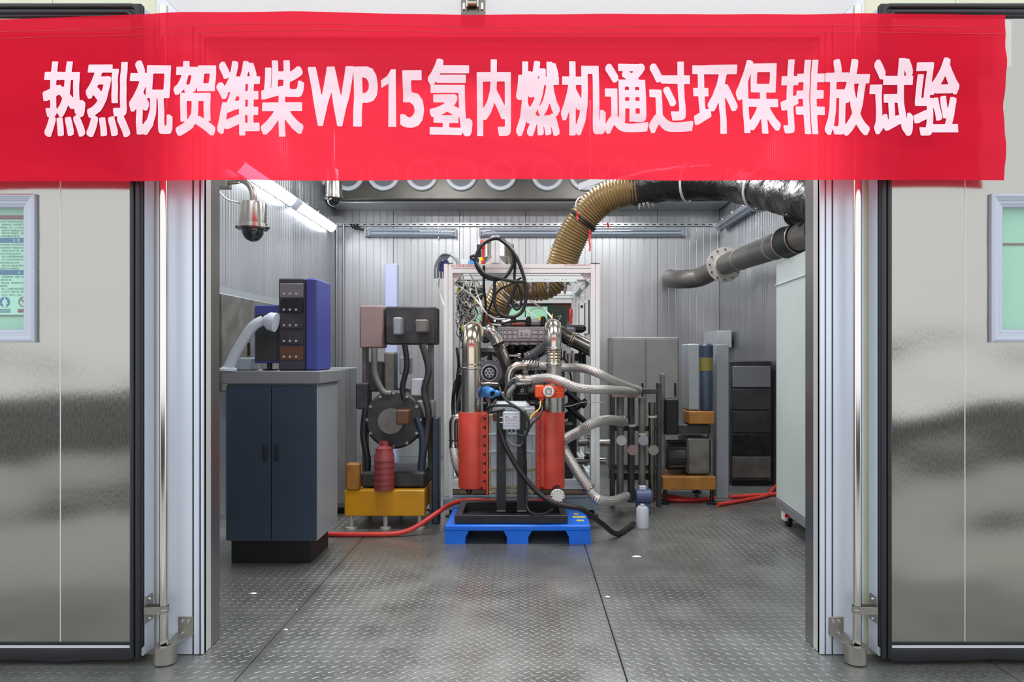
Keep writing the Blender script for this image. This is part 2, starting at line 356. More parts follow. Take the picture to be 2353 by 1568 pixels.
def heavy(mb, key, x0, x1, z0, z1, fn, bold):
    # heavier stroke: fill the outline on a fine grid, thicken it, and contour the result as one clean sheet
    cell = bold[2]; rx, rz = bold[0]/cell, bold[1]/cell; SS = 3
    nx, nz = int((x1-x0)/cell), int((z1-z0)/cell); gx, gz = (nx+6)*SS, (nz+6)*SS; m = np.zeros((gz, gx), bool)
    vs, fs = GL[key]; a0, a1 = min(v.x for v in vs), max(v.x for v in vs); b0, b1 = min(v.y for v in vs), max(v.y for v in vs)
    P = [((3+rx+(v.x-a0)/(a1-a0)*(nx-2*rx))*SS, (3+rz+(v.y-b0)/(b1-b0)*(nz-2*rz))*SS) for v in vs]
    for f in fs:
        for i in range(1, len(f)-1):
            t = [P[f[0]], P[f[i]], P[f[i+1]]]; u0, u1 = int(min(p[0] for p in t)), int(max(p[0] for p in t))+2; w0, w1 = int(min(p[1] for p in t)), int(max(p[1] for p in t))+2
            U, V = np.meshgrid(np.arange(u0, u1)+.5, np.arange(w0, w1)+.5)
            e = [(t[(k+1) % 3][0]-t[k][0])*(V-t[k][1])-(t[(k+1) % 3][1]-t[k][1])*(U-t[k][0]) for k in range(3)]
            m[w0:w1, u0:u1] |= ((e[0] >= -1e-6) & (e[1] >= -1e-6) & (e[2] >= -1e-6)) | ((e[0] <= 1e-6) & (e[1] <= 1e-6) & (e[2] <= 1e-6))
    d = m.copy()
    for k in range(1, int(round(rx*SS))+1): d[:, k:] |= m[:, :-k]; d[:, :-k] |= m[:, k:]
    m = d.copy()
    for k in range(1, int(round(rz*SS))+1): d[k:, :] |= m[:-k, :]; d[:-k, :] |= m[k:, :]
    c = d.astype(float).reshape(nz+6, SS, nx+6, SS).mean(axis=(1, 3)); k_ = np.array([.25, .5, .25])
    c = np.apply_along_axis(lambda q: np.convolve(q, k_, 'same'), 0, c); c = np.apply_along_axis(lambda q: np.convolve(q, k_, 'same'), 1, c)
    idx = {}; VS = []; FS = []
    def vert(u, w):
        q = (round(u, 3), round(w, 3))
        if q not in idx:
            idx[q] = len(VS); x, z = x0+(u-2.5)*cell, z0+(w-2.5)*cell; VS.append((x, fn(x, z), z))
        return idx[q]
    C = c.tolist()
    for j in range(nz+5):
        i = 0
        while i < nx+5:
            v = (C[j][i], C[j][i+1], C[j+1][i+1], C[j+1][i]); ins = [q >= .5 for q in v]
            if not any(ins): i += 1; continue
            if all(ins):
                e = i+1
                while e < nx+5 and e-i < 6 and C[j][e+1] >= .5 and C[j+1][e+1] >= .5: e += 1
                FS.append((vert(i, j), vert(e, j), vert(e, j+1), vert(i, j+1))); i = e; continue
            cs = ((i, j), (i+1, j), (i+1, j+1), (i, j+1)); poly = []
            for k in range(4):
                k2 = (k+1) % 4
                if ins[k]: poly.append(vert(*cs[k]))
                if ins[k] != ins[k2]:
                    t = (.5-v[k])/(v[k2]-v[k]); poly.append(vert(cs[k][0]+(cs[k2][0]-cs[k][0])*t, cs[k][1]+(cs[k2][1]-cs[k][1])*t))
            poly = [q for n, q in enumerate(poly) if q != poly[n-1]]
            if len(poly) > 2: FS.append(tuple(poly))
            i += 1
    return mb.add(VS, FS)
def letter(mb, key, x0, x1, z0, z1, Y, fn=None, split=0, bold=None):
    if bold: return heavy(mb, key, x0, x1, z0, z1, fn, bold)
    vs, fs = GL[key]
    if not vs: return mb
    a0, a1 = min(v.x for v in vs), max(v.x for v in vs); b0, b1 = min(v.y for v in vs), max(v.y for v in vs)
    sx = (x1-x0)/(a1-a0); sz = (z1-z0)/(b1-b0)
    P = [Vector((x0+(v.x-a0)*sx, Y, z0+(v.y-b0)*sz)) for v in vs]; T = []
    for f in fs:
        for i in range(1, len(f)-1): T.append((f[0], f[i], f[i+1]))
    if split:
        for _ in range(4):
            mid = {}; N = []
            def m_(i, j):
                k = (min(i, j), max(i, j))
                if (P[i]-P[j]).length < split: return None
                if k not in mid: mid[k] = len(P); P.append((P[i]+P[j])/2)
                return mid[k]
            for a, b, c in T:
                ab, bc, ca = m_(a, b), m_(b, c), m_(c, a); e = [ab, bc, ca]; n = sum(q is not None for q in e)
                if n == 0: N.append((a, b, c))
                elif n == 3: N += [(a, ab, ca), (ab, b, bc), (ca, bc, c), (ab, bc, ca)]
                elif n == 1:
                    if ab is not None: N += [(a, ab, c), (ab, b, c)]
                    elif bc is not None: N += [(a, b, bc), (a, bc, c)]
                    else: N += [(a, b, ca), (ca, b, c)]
                else:
                    if ab is None: N += [(c, ca, bc), (ca, a, b), (ca, b, bc)]
                    elif bc is None: N += [(a, ab, ca), (ab, b, c), (ab, c, ca)]
                    else: N += [(b, bc, ab), (ab, bc, c), (ab, c, a)]
            T = N
            if not mid: break
    if fn: P = [Vector((p.x, fn(p.x, p.z), p.z)) for p in P]
    return mb.add(P, T)

# ================================================================ SETTING
YF, YD, YB, YI = 3.49, 3.38, 10.40, 3.67          # frame face, door face, back wall, inside of front wall
XL, XR, CEIL = -2.83, 2.89, 4.42
OX0, OX1, OZ = X(467, YF), X(1885, YF), 3.10      # clear opening
# floor: long steel tread plates with open joints
fl = tag(MB().box(-3.6, 3.6, 2.2, 10.7, -.06, -.012).build('floor', 'seam_dark'), kind='structure')
sx = [-3.152, -1.342, .468, 2.278]
edges = [-3.6]+sx+[3.6]
for a, b in zip(edges, edges[1:]):
    MB().rbox(a+.0025, b-.0025, 2.2, 10.7, -.011, 0, .002).build('floor_plate', 'floor_steel', fl)
lug = MB(); P_ = .058; ca, sa = math.cos(math.radians(38)), math.sin(math.radians(38))
for row in range(int((8.6-2.75)/P_)):
    for col_ in range(int(5.5/P_)):
        for q in (0, 1):
            x = -2.75+(col_+.5*q)*P_; y = 2.75+(row+.5*q)*P_
            if min(abs(x-e) for e in sx) < .017: continue
            if y < 3.72 and not (OX0-.02 < x < OX1+.02) and y > 3.48: continue
            dx, dy = (ca, sa) if q else (ca, -sa); L_, w_, h_ = .0205, .0042, .0015
            lug.add([(x-dx*L_, y-dy*L_, 0), (x-dy*w_, y+dx*w_, 0), (x+dx*L_, y+dy*L_, 0), (x+dy*w_, y-dx*w_, 0), (x-dx*L_*.55, y-dy*L_*.55, h_), (x+dx*L_*.55, y+dy*L_*.55, h_)],
                    [(0, 3, 4), (3, 2, 5, 4), (2, 1, 5), (1, 0, 4, 5)])
tag(lug.build('tread_lugs', 'lug_steel', fl, angle=60), kind='stuff')
struct(MB().box(-9, 9, -12, 2.2, -.1, -.002), 'floor_yard', 'concrete')
struct(MB().box(-9, 9, -2.5, -2.2, 0, 1.06), 'wall_added_reflection', 'reflection_dark')  # added unseen block behind the camera, gives the doors a dark reflected band
# front wall of the test cell, cream panels with fine joints
for side, x0, x1 in (('left', -6.5, X(361, YF)), ('right', X(1985, YF), 6.5)):
    w = tag(MB().box(x0, x1, 3.515, YI, 0, 4.5).build('wall_front_'+side, 'seam_dark'), kind='structure')
    n = 5; cut = X(121, 3.5) if side == 'left' else X(2195, 3.5)
    xs = sorted([x0, x1]+[cut+k*1.15 for k in range(-4, 5) if x0 < cut+k*1.15 < x1])
    for a, b in zip(xs, xs[1:]): MB().box(a+.0015, b-.0015, 3.50, 3.516, 0, 4.5).build('panel', 'cream_wall', w)
hd = tag(MB().box(X(361, YF), X(1985, YF), 3.515, YI, OZ, 4.5).build('wall_header', 'alu_pale'), kind='structure')
# aluminium door frame: mitred strips with shadow gaps
jl, jr = [361, 441, 445.5, 457, 461.5, 467], [1985, 1915, 1911, 1898.5, 1895, 1885]
trim = []
for side, e in (('trim_1', jl), ('trim_2', jr)):
    t = tag(MB().box(min(X(e[0], YF), X(e[-1], YF)), max(X(e[0], YF), X(e[-1], YF)), YF+.012, YF+.03, 0, OZ-.001).build(side, 'seam_dark'), kind='structure')
    sgn = 1 if side == 'trim_1' else -1; trim.append(t)
    for k in (0, 2, 4):
        a, b = X(e[k], YF), X(e[k+1], YF); zi = lambda x: OZ+abs(x-X(e[-1], YF))
        poly = [(a, YF, .004), (b, YF, .004), (b, YF, zi(b)-.002), (a, YF, zi(a)-.002)]
        MB().prism(poly, (0, .014, 0)).build('frame_strip', 'alu_white', t)
    xin = X(e[-1], YF); s_ = -sgn
    MB().box(min(xin, xin+s_*.02), max(xin, xin+s_*.02), YF+.014, 3.575, .004, OZ+.02).build('reveal_strip', 'alu_pale', t)
    MB().box(min(xin+s_*.001, xin+s_*.02), max(xin+s_*.001, xin+s_*.02), 3.577, YI+.01, .004, OZ+.02).build('reveal_sheet', 'reveal_steel', t)
t3 = tag(MB().box(OX0, OX1, YF+.012, YI, OZ, OZ+.02).build('trim_3', 'alu_pale'), kind='structure')
hx0, hx1 = X(361, YF), X(1985, YF)
MB().prism([(OX0+.002, YF, OZ), (OX1-.002, YF, OZ), (hx1+.0, YF, OZ+(hx1-OX1)-.002), (hx0, YF, OZ+(OX0-hx0)-.002)], (0, .014, 0)).build('frame_strip', 'alu_pale', t3)
MB().box(hx0, hx1, YF+.006, YF+.02, OZ+.24, 4.5).build('header_sheet', 'cream_wall', t3)
# inside shell: ribbed sheet-metal panels
def ribbed(x0, x1, z0, z1, pitch, mp, name, m, parent, dep=.004, gw=.007):
    prof = [(x0, 0)]; x = x0+pitch*.5
    while x < x1-gw:
        prof += [(x-gw, 0), (x-gw*.3, dep), (x+gw*.3, dep), (x+gw, 0)]; x += pitch
    prof.append((x1, 0)); mb = MB(); n = len(prof)
    mb.add([mp(a, d, z) for z in (z0, z1) for a, d in prof], [(i, i+1, n+i+1, n+i) for i in range(n-1)])
    return mb.build(name, m, parent, angle=15)
wb = tag(MB().box(XL-.1, XR+.1, YB+.02, YB+.1, 0, CEIL).build('wall_back', 'seam_dark'), kind='structure')
seams = [XL, X(904, YB)-.98, X(904, YB), X(1056, YB), X(1208, YB), X(1360, YB), X(1511, YB), XR]
WIN = (X(1062, YB), X(1352, YB), Z(768, YB), Z(690, YB))
for a, b in zip(seams, seams[1:]):
    if a >= WIN[0]-1.2 and b <= WIN[1]+1.2 and a < WIN[1] and b > WIN[0]:
        for z0, z1 in ((0, WIN[2]), (WIN[3], CEIL)): ribbed(a+.004, b-.004, z0+.002, z1-.002, .104, lambda s, d, z: (s, YB+d, z), 'panel', 'wall_metal', wb)
    else: ribbed(a+.004, b-.004, .002, CEIL, .104, lambda s, d, z: (s, YB+d, z), 'panel', 'wall_metal', wb)
for side, xw, sg in (('left', XL, -1), ('right', XR, 1)):
    w = tag(MB().box(min(xw+sg*.02, xw+sg*.1), max(xw+sg*.02, xw+sg*.1), YI, YB+.1, 0, CEIL).build('wall_'+side, 'seam_dark'), kind='structure')
    y = YI
    while y < YB-.01:
        y1 = min(YB, y+.965); ribbed(y+.002, y1-.002, .002, CEIL, .06, lambda s, d, z: (xw+sg*d, s, z), 'panel', 'wall_metal_side', w, dep=.003, gw=.005); y = y1
MB().box(XL, X(790, YB), YB-.004, YB+.001, .01, CEIL).build('corner_sheet', 'wall_metal_side', wb)
struct(MB().box(XL-.1, XR+.1, YI-.15, YB+.1, CEIL, CEIL+.1), 'ceiling', 'wall_metal')
struct(MB().box(XL-.1, OX0-.021, YI, YI+.02, 0, CEIL).box(OX1+.021, XR+.1, YI, YI+.02, 0, CEIL).box(OX0-.021, OX1+.021, YI, YI+.02, OZ+.02, CEIL), 'wall_inner', 'wall_metal')
# control-room window in the back wall
w1 = thing('window_1', (0, YB, WIN[2]), 'wide control room window with dark green glass behind the engine', 'window'); tag(w1, kind='structure')
fr = .05
for bx in ((WIN[0], WIN[1], WIN[3]-fr, WIN[3]), (WIN[0], WIN[1], WIN[2], WIN[2]+fr), (WIN[0], WIN[0]+fr, WIN[2]+fr, WIN[3]-fr), (WIN[1]-fr, WIN[1], WIN[2]+fr, WIN[3]-fr)):
    MB().rbox(bx[0], bx[1], YB-.03, YB+.03, bx[2], bx[3], .006).build('frame_rail', 'alu_pale', w1)
MB().box(WIN[0]+fr, WIN[1]-fr, YB+.005, YB+.012, WIN[2]+fr, WIN[3]-fr).build('pane', 'glass_green', w1)
# mint papers on the window
for k, (a, b, c, d) in enumerate(((1092, 1124, 706, 742), (1160, 1206, 708, 736), (1208, 1258, 705, 738))):
    q = MB().rbox(X(a, YB-.02), X(b, YB-.02), YB-.012, YB-.004, Z(d, YB), Z(c, YB), .002).build('paper_sheet', 'mint_board')
    tag(q, ['mint green sheet on the back window nearest the left post', 'mint green sheet on the back window behind the hanging cable loop', 'mint green sheet on the back window right of the cable loop'][k], 'sheet', 'mint sheets on the back window')

# ================================================================ DOORS
def molding(parent, x0, x1, z0, z1, prof, Y, m):
    # prof: (inset, proud) points; four mitred rails
    c0 = [(x0, z0), (x1, z0), (x1, z1), (x0, z1)]; sg = [(1, 1), (-1, 1), (-1, -1), (1, -1)]
    for k in range(4):
        a, b = k, (k+1) % 4; mb = MB(); n = len(prof); vs = []
        for c in (a, b):
            for ins, pr in prof: vs.append((c0[c][0]+sg[c][0]*ins, Y-pr, c0[c][1]+sg[c][1]*ins))
        mb.add(vs, [(i, i+1, n+i+1, n+i) for i in range(n-1)]+[tuple(range(n))[::-1], tuple(range(n, 2*n))]); mb.build('frame_rail', m, parent, angle=20)
def door(name, x0, x1, seam, wx0, wx1, label, inner_right):
    zt, zb = 3.207, .02
    d = thing(name, ((x0+x1)/2, YD, zb), label, 'door'); tag(d, kind='structure')
    MB().box(x0+.006, x1-.006, YD+.058, YD+.10, zb+.02, zt-.01).build('core', 'alu_pale', d)
    # side edge sheet
    xe = x1 if inner_right else x0
    MB().rbox(min(xe, xe-(.02 if inner_right else -.02)), max(xe, xe-(.02 if inner_right else -.02)), YD+.004, YD+.108, zb+.02, zt-.01, .002).build('edge_sheet', 'alu_white', d)
    px0, px1 = x0+.057, x1-.057; pz0, pz1 = Z(1475, YD), zt-.067
    wz0, wz1 = Z(787, YD), Z(447, YD)
    # face sheets, cut round the window
    def sheet(a, b, c, e):
        if b-a > .01 and e-c > .01:
            nx, nz = 2, 2; MB().box(a+.001, b-.001, YD, YD+.006, c, e).build('face_sheet', 'door_steel', d, org=None)
    sheets = sorted([px0, px1, seam])
    for a, b in zip(sheets, sheets[1:]):
        if wx1 <= a or wx0 >= b: sheet(a, b, pz0, pz1)
        else:
            mb = MB(); lo, hi = max(a, wx0), min(b, wx1)
            o = [(a+.001, pz0), (b-.001, pz0), (b-.001, pz1), (a+.001, pz1)]; i_ = [(lo+.01, wz0+.01), (hi-.01, wz0+.01), (hi-.01, wz1-.01), (lo+.01, wz1-.01)]
            vs = [(x, YD, z) for x, z in o+i_]+[(x, YD+.006, z) for x, z in o+i_]
            mb.add(vs, [(k, (k+1) % 4, 4+(k+1) % 4, 4+k) for k in range(4)]+[(8+k, 12+k, 12+(k+1) % 4, 8+(k+1) % 4) for k in range(4)]+[(k, 8+k, 8+(k+1) % 4, (k+1) % 4) for k in range(4)]+[(4+k, 4+(k+1) % 4, 12+(k+1) % 4, 12+k) for k in range(4)])
            mb.build('face_sheet', 'door_steel', d)
    MB().cyl((seam, YD-.0005, pz0), (seam, YD-.0005, pz1), .0022, n=8).build('seam_bead', 'white_strip', d)
    # rubber gasket round the leaf: base, two lobes
    g = MB()
    for q in ((x0, x1, zt-.067, zt), (x0, x0+.057, .08, zt-.067), (x1-.057, x1, .08, zt-.067)): g.rbox(q[0], q[1], YD-.012, YD+.02, q[2], q[3], .005)
    for ins, r in ((.015, .013), (.043, .012)):
        a, b, c, e = x0+ins, x1-ins, zb+.02, zt-ins
        rc = .03; arc = lambda cx, cz, t0: [(cx+rc*math.cos(math.radians(t0+t)), YD-.012, cz+rc*math.sin(math.radians(t0+t))) for t in (0, 22, 45, 68, 90)]
        g.tube([(b, YD-.012, c)]+arc(b-rc, e-rc, 0)+arc(a+rc, e-rc, 90)+[(a, YD-.012, c)], r, 10)
    gk = g.build('gasket', 'rubber', d)
    MB().rbox(x0+.05, x1-.05, YD-.006, YD+.006, Z(1482.5, YD), Z(1475, YD), .002).build('bottom_seal_lip', 'rubber', d)
    MB().box(x0+.05, x1-.05, YD-.004, YD+.006, Z(1489, YD), Z(1482.5, YD)).build('bottom_strip', 'white_strip', d)
    sw = MB(); n = 30; xs = [x0+.05+(x1-x0-.1)*i/n for i in range(n+1)]; vs = []
    for x in xs:
        wv = .006*math.sin(x*9)+.003*math.sin(x*23); vs += [(x, YD-.008, Z(1489, YD)), (x, YD-.016+wv*.4, Z(1505, YD)), (x, YD-.012, Z(1516, YD)+wv*.8), (x, YD+.006, Z(1516, YD)+wv*.8), (x, YD+.006, Z(1489, YD))]
    sw.add(vs, [(i*5+k, i*5+(k+1) % 5, i*5+5+(k+1) % 5, i*5+5+k) for i in range(n) for k in range(5)]+[(0, 1, 2, 3, 4), tuple(n*5+k for k in range(5))[::-1]])
    sw.build('bottom_sweep', 'rubber', d)
    # window with a stepped, mitred frame
    MB().box(wx0+.05, wx1-.05, YD+.045, YD+.055, wz0+.05, wz1-.05).build('window_back', 'mint', d)
    wf = MB().box(wx0+.045, wx1-.045, YD+.004, YD+.007, wz0+.045, wz1-.045).build('window_pane', 'window_glass', d)
    prof = [(0, -.003), (0, .018), (.010, .024), (.014, .024), (.016, .021), (.034, .016), (.036, .013), (.046, .012), (.048, .009), (.060, .006), (.063, .003), (.065, -.03), (.06, -.05)]
    molding(d, wx0, wx1, wz0, wz1, prof, YD, 'alu_frame')
    return d
lx1 = X(328, YD); rx0 = X(2020, YD)
dl = door('door_1', lx1-1.5, lx1, X(139, YD), X(85, YD)-.66, X(85, YD), 'left stainless steel cell door folded open, window with safety poster', True)
dr = door('door_2', rx0, rx0+1.5, X(2217, YD), X(2273, YD), X(2273, YD)+.66, 'right stainless steel cell door folded open, window with red stripe', False)
# poster inside the left door window
YP = YD+.038
pz = lambda y: Z(y, YP)
px_ = lambda x: X(x, YP)
ps = thing('safety_poster', (px_(20), YP, pz(722)), 'mint safety notice with blue bands behind the left door window', 'poster')
MB().rbox(px_(-175), px_(60), YP, YP+.003, pz(724), pz(494), .001).build('sheet', 'mint_poster', ps)
MB().box(px_(-175), px_(60), YP-.001, YP+.001, pz(505), pz(495)).build('title_band', 'poster_red', ps)
MB().box(px_(-175), px_(60), YP-.001, YP+.001, pz(558), pz(547)).build('blue_band', 'poster_blue', ps)
MB().box(px_(-175), px_(60), YP-.001, YP+.001, pz(632), pz(621)).build('blue_band', 'poster_blue', ps)
yl = 507.5; step = 6.85
rows = [(0, 507), (1, 514), (2, 521), (3, 527.5), (4, 534), (5, 540.5), (7, 560), (8, 567), (9, 574), (10, 581), (11, 587.5), (12, 594.5), (13, 601.5), (14, 608.5), (15, 615), (17, 634), (18, 641), (19, 648), (20, 655), (21, 661.5), (22, 668.5), (23, 675.5)]
tx = MB()
for i, y0 in rows:
    n = len(POSTER[i]); x1 = 57 if n >= 12 else 57-(13-n)*4.4
    if i in (18,): x1 = 28
    if i in (20,): x1 = 17
    letter(tx, 'p%d' % i, px_(x1-n*4.45), px_(x1), pz(y0+4.9), pz(y0), YP-.0012)
tx.build('print', 'ink_black', ps, flat=True)
tx = MB(); letter(tx, 'band0', px_(29), px_(47), pz(556), pz(549), YP-.0022); letter(tx, 'band1', px_(42), px_(48), pz(630), pz(623.5), YP-.0022); tx.build('band_print', 'mint_poster', ps, flat=True)
# mandatory-clothing and no-fire signs at its foot
def disc(mb, cx, cz, r, Y, n=32): return mb.cyl((cx, Y, cz), (cx, Y-.0006, cz), r, n=n)
mb = MB(); disc(mb, px_(11), pz(694.5), S(12.3, YP), YP-.0006); mb.box(px_(-1), px_(24), YP-.0012, YP-.0006, pz(718.5), pz(710.5)); mb.build('blue_sign', 'poster_blue', ps)
mb = MB(); disc(mb, px_(11.4), pz(685.5), S(1.9, YP), YP-.0014)
mb.prism([(px_(a), YP-.0014, pz(b)) for a, b in ((9, 688), (14, 688), (16.5, 691), (18.5, 699), (16.8, 699.6), (15, 694), (15, 706), (12, 706), (11.5, 699), (11, 706), (8, 706), (8, 694), (6.2, 699.6), (4.6, 699), (6.5, 691))], (0, -.0005, 0)); letter(mb, 'sign0', px_(0), px_(23), pz(717), pz(712), YP-.0016)
mb.build('white_figure', 'mint_poster', ps, flat=True)
mb = MB(); mb.torus((px_(55), YP-.0012, pz(694)), (0, 1, 0), S(11, YP), S(1, YP), 36, 6)
mb.prism([(px_(a), YP-.001, pz(b)) for a, b in ((46.5, 688), (48.5, 686), (63, 701), (61.5, 703))], (0, -.0006, 0)); mb.box(px_(41), px_(66), YP-.0012, YP-.0006, pz(718.5), pz(710.5)); mb.build('red_sign', 'poster_red', ps)
MB().box(px_(-175), px_(60), YP-.0012, YP+.001, pz(727), pz(724.5)).build('lower_edge', 'alu_shadow', ps)
# red stripe behind the right window
tag(MB().rbox(X(2300, YP), X(2300, YP)+.56, YP, YP+.003, Z(564, YP), Z(559, YP), .001).build('red_stripe', 'poster_red'), 'thin red stripe across the mint back of the right door window', 'stripe')

# lock rods with guide clamps, sockets on the frame
def rod(side):
    sg = -1 if side == 'left' else 1; px = 376 if side == 'left' else 1970; Y = 3.405; x = X(px, Y)
    t = thing('locking_rod', (x, Y, .05), 'upright stainless locking rod beside the %s door edge' % side, 'rod', 'locking rods of the cell doors')
    MB().lathe([(.018, .045), (.0205, .06), (.0205, .2), (.0205, 3.20), (.019, 3.212)], (x, Y, 0), (0, 0, 1), 20).build('rod', 'chrome', t)
    z0, z1 = Z(1409, Y), Z(1392, Y); xd = lx1 if side == 'left' else rx0
    MB().rbox(min(xd, xd-sg*.008), max(xd, xd-sg*.008), YD+.005, YD+.085, Z(1432, Y), Z(1372, Y), .002).build('guide_plate', 'bracket_steel', t)
    mb = MB(); r = .0235
    for dy in (-.0265, .0225): mb.rbox(min(xd-sg*.004, x), max(xd-sg*.004, x), Y+dy, Y+dy+.004, z0, z1, .001)
    pts = [(x-sg*r*math.sin(a)*1.05, Y-r*math.cos(a)) for a in [math.pi*i/10 for i in range(11)]]
    mb.tube([(a, b, (z0+z1)/2) for a, b in pts], .003, 6); 
    inn = [(a, b, z0) for a, b in pts]; mb.add([p for p in inn]+[(p[0], p[1], z1) for p in inn], [(i, i+1, 11+i+1, 11+i) for i in range(10)])
    mb.build('guide_strap', 'bracket_steel', t)
    copies(MB().lathe([(.009, 0), (.009, .004), (.006, .008)], (0, 0, 0), (-sg, 0, 0), 8), 'screw', 'chrome', [(xd-sg*.008, YD+.045, Z(1425, Y)), (xd-sg*.008, YD+.045, Z(1380, Y))], t)
    s = thing('rod_socket', (x, Y, 0), 'steel cup and bracket holding the foot of the %s locking rod' % side, 'bracket', 'rod sockets on the floor')
    cup = MB().lathe([(.052, 0), (.052, .085), (.028, .085), (.028, .045), (.001, .045)], (x+(-sg)*.012, Y-.005, .006), (0, 0, 1), 30).build('cup', 'bracket_steel', s)
    bx = x-sg*.045; b2 = x-sg*.105
    MB().rbox(min(x-sg*.03, b2), max(x-sg*.03, b2), YF-.006, YF, .10, Z(1417, YF), .003).build('back_plate', 'bracket_steel', s)
    MB().prism([(x-sg*.02, Y-.01, .085), (x-sg*.02, YF, .105), (b2, YF, .105), (x-sg*.06, Y+.02, .085)], (0, 0, .008)).build('shelf', 'bracket_steel', s)
    copies(MB().lathe([(.009, 0), (.009, .003), (.0065, .003), (.0065, .012)], (0, 0, 0), (0, -1, 0), 8), 'bolt', 'chrome', [(x-sg*.055, YF-.006, Z(1427, YF)), (x-sg*.085, YF-.006, Z(1427, YF)), (x-sg*.055, YF-.006, Z(1455, YF))], s)
rod('left'); rod('right')
# latch over the middle of the opening
lt = thing('door_latch', (X(1087, YF), YF, Z(60, YF)), 'spring roller latch fixed to the frame above the banner centre', 'latch')
MB().rbox(X(1060, YF), X(1115, YF), YF-.008, YF-.0005, Z(62, YF), Z(-40, YF), .003).build('plate', 'stainless_dark', lt)
for a in (1073, 1098): MB().rbox(X(a, YF), X(a+2.5, YF), YF-.04, YF-.008, Z(24, YF), Z(-30, YF), .001).build('cheek', 'chrome', lt)
MB().cyl((X(1075, YF), YF-.03, Z(15, YF)), (X(1096, YF), YF-.03, Z(15, YF)), .012, n=18).build('roller', 'stainless_warm', lt)
MB().tube([(X(1085.5, YF)+.008*math.cos(i*.9), YF-.025+.008*math.sin(i*.9), Z(9, YF)+i*.0016) for i in range(60)], .0016, 6).build('spring', 'chrome', lt)
for a in (1066.5, 1107.5): MB().rbox(X(a-3, YF), X(a+3.5, YF), YF-.016, YF-.008, Z(26, YF), Z(8, YF), .006).build('adjuster', 'chrome', lt)

# ================================================================ BANNER
YN = 3.30
def bw(x, z):
    u = (x+2.6)/5; v = (z-2.33)/.78
    w = .012*math.sin(x*1.7+.6)*v
    w += .012*math.sin((z*1.0+x*.22)*13)*(.3+.7*max(0, math.sin(x*1.1+1.2)))
    w += .022*noise.noise(Vector((x*.9, z*4.2+x*.8, 1.3)))
    w += .008*noise.noise(Vector((x*3.1, z*14+x*2.5, 4.7)))
    return YN+max(-.05, min(.034, w))-.012*(1-v)*math.sin(x*2.3)**2*.3
bx0, bx1 = X(-160, YN), X(2306.5, YN)
def btop(x): 
    u = (x-bx0)/(bx1-bx0); return Z(37 - 9*math.sin(math.pi*min(1, max(0, u)))+8*(1-u)**3, YN)
def bbot(x):
    u = (x-bx0)/(bx1-bx0); return Z(413 + 3*(1-u)**4*2+2*u**6, YN)
nx, nz = 240, 44; mb = MB(); vs = []
for i in range(nx+1):
    x = bx0+(bx1-bx0)*i/nx; a, b = bbot(x), btop(x)
    for j in range(nz+1): z = a+(b-a)*j/nz; vs.append((x, bw(x, z), z))
mb.add(vs, [(i*(nz+1)+j, (i+1)*(nz+1)+j, (i+1)*(nz+1)+j+1, i*(nz+1)+j+1) for i in range(nx) for j in range(nz)])
bn = thing('banner', (X(1176, YN), YN, Z(415, YN)), 'long red cloth banner with white Chinese lettering hung across the doorway', 'banner')
MB.build(mb, 'cloth', 'banner_cloth', bn, angle=180)
for c, x0, x1, y0, y1 in BANNER:
    g = letter(MB(), 'b'+c, X(x0, YN), X(x1, YN), Z(y1, YN), Z(y0, YN), YN, fn=lambda x, z: bw(x, z)-.0035, split=.035, bold=(S(3.7, YN), S(3.6, YN), S(1, YN)) if c not in 'WP15' else (S(4.6, YN), S(3, YN), S(1, YN)))
    if c == '1':
        g = MB(); pts = [(893, 293), (911, 293), (911, 163), (900, 163), (891, 177), (876, 186), (876, 202), (893, 193)]; q1 = [(X(a, YN), Z(b, YN)) for a, b in pts]
        g.add([(x, bw(x, z)-.004, z) for x, z in q1], [(0, 1, 2, 3), (0, 3, 4, 7), (4, 5, 6, 7)])
    tag(g.build('banner_character', 'glyph_pink', bn, angle=180), 'white cut-out character '+c if c not in 'WP15' else 'white cut-out letter or digit '+c)
for zz in (59, 74):   # stitched hem lines along the top edge
    pts = [(bx0+(bx1-bx0)*i/120, 0, 0) for i in range(121)]; pts = [(p[0], bw(p[0], btop(p[0])-S(zz-30, YN))-.0012, btop(p[0])-S(zz-30, YN)) for p in pts]
    MB().tube(pts, .0011, 5).build('hem_stitch', 'red_cable', bn)
MB().prism([(bx1-.01, YN-.003, Z(45, YN)), (bx1+.05, YN+.02, Z(43, YN)), (bx1+.05, YN+.02, Z(150, YN)), (bx1-.01, YN-.003, Z(150, YN))], (0, -.0004, 0)).build('tape', 'tape_clear', bn)

# ================================================================ CEILING AND WALL EQUIPMENT
# air plenum with round jet nozzles
YP2 = 9.75
pl = thing('air_plenum', (0, YP2+.3, Z(458, YP2)), 'dark steel air plenum with a row of round white nozzles under the ceiling', 'air plenum')
MB().rbox(XL+.05, XR-.05, YP2, YB-.02, Z(458, YP2), CEIL-.003, .01).build('casing', 'plenum_steel', pl)
MB().rbox(XL+.02, XR-.02, YP2+.1, YB-.01, Z(466, YP2+.1), Z(458, YP2)-.001, .006).build('ledge', 'wall_metal', pl)
for px in (716, 800, 882, 970, 1060, 1150, 1258, 1344, 1430, 1516, 1602):
    c = W(px, 402, YP2); R_ = S(37, YP2)
    MB().lathe([(R_, 0), (R_, .035), (R_*.93, .05), (R_*.84, .05), (R_*.80, .03), (R_*.80, .015), (R_*.74, .02), (R_*.62, -.06), (R_*.60, -.06), (R_*.60, -.07)], (c.x, YP2, c.z), (0, -1, 0), 36, caps=False).build('nozzle', 'nozzle_white', pl)
    MB().cyl((c.x, YP2-.002, c.z), (c.x, YP2-.008, c.z), R_*.72, n=30).build('nozzle_throat', 'nozzle_grey', pl)
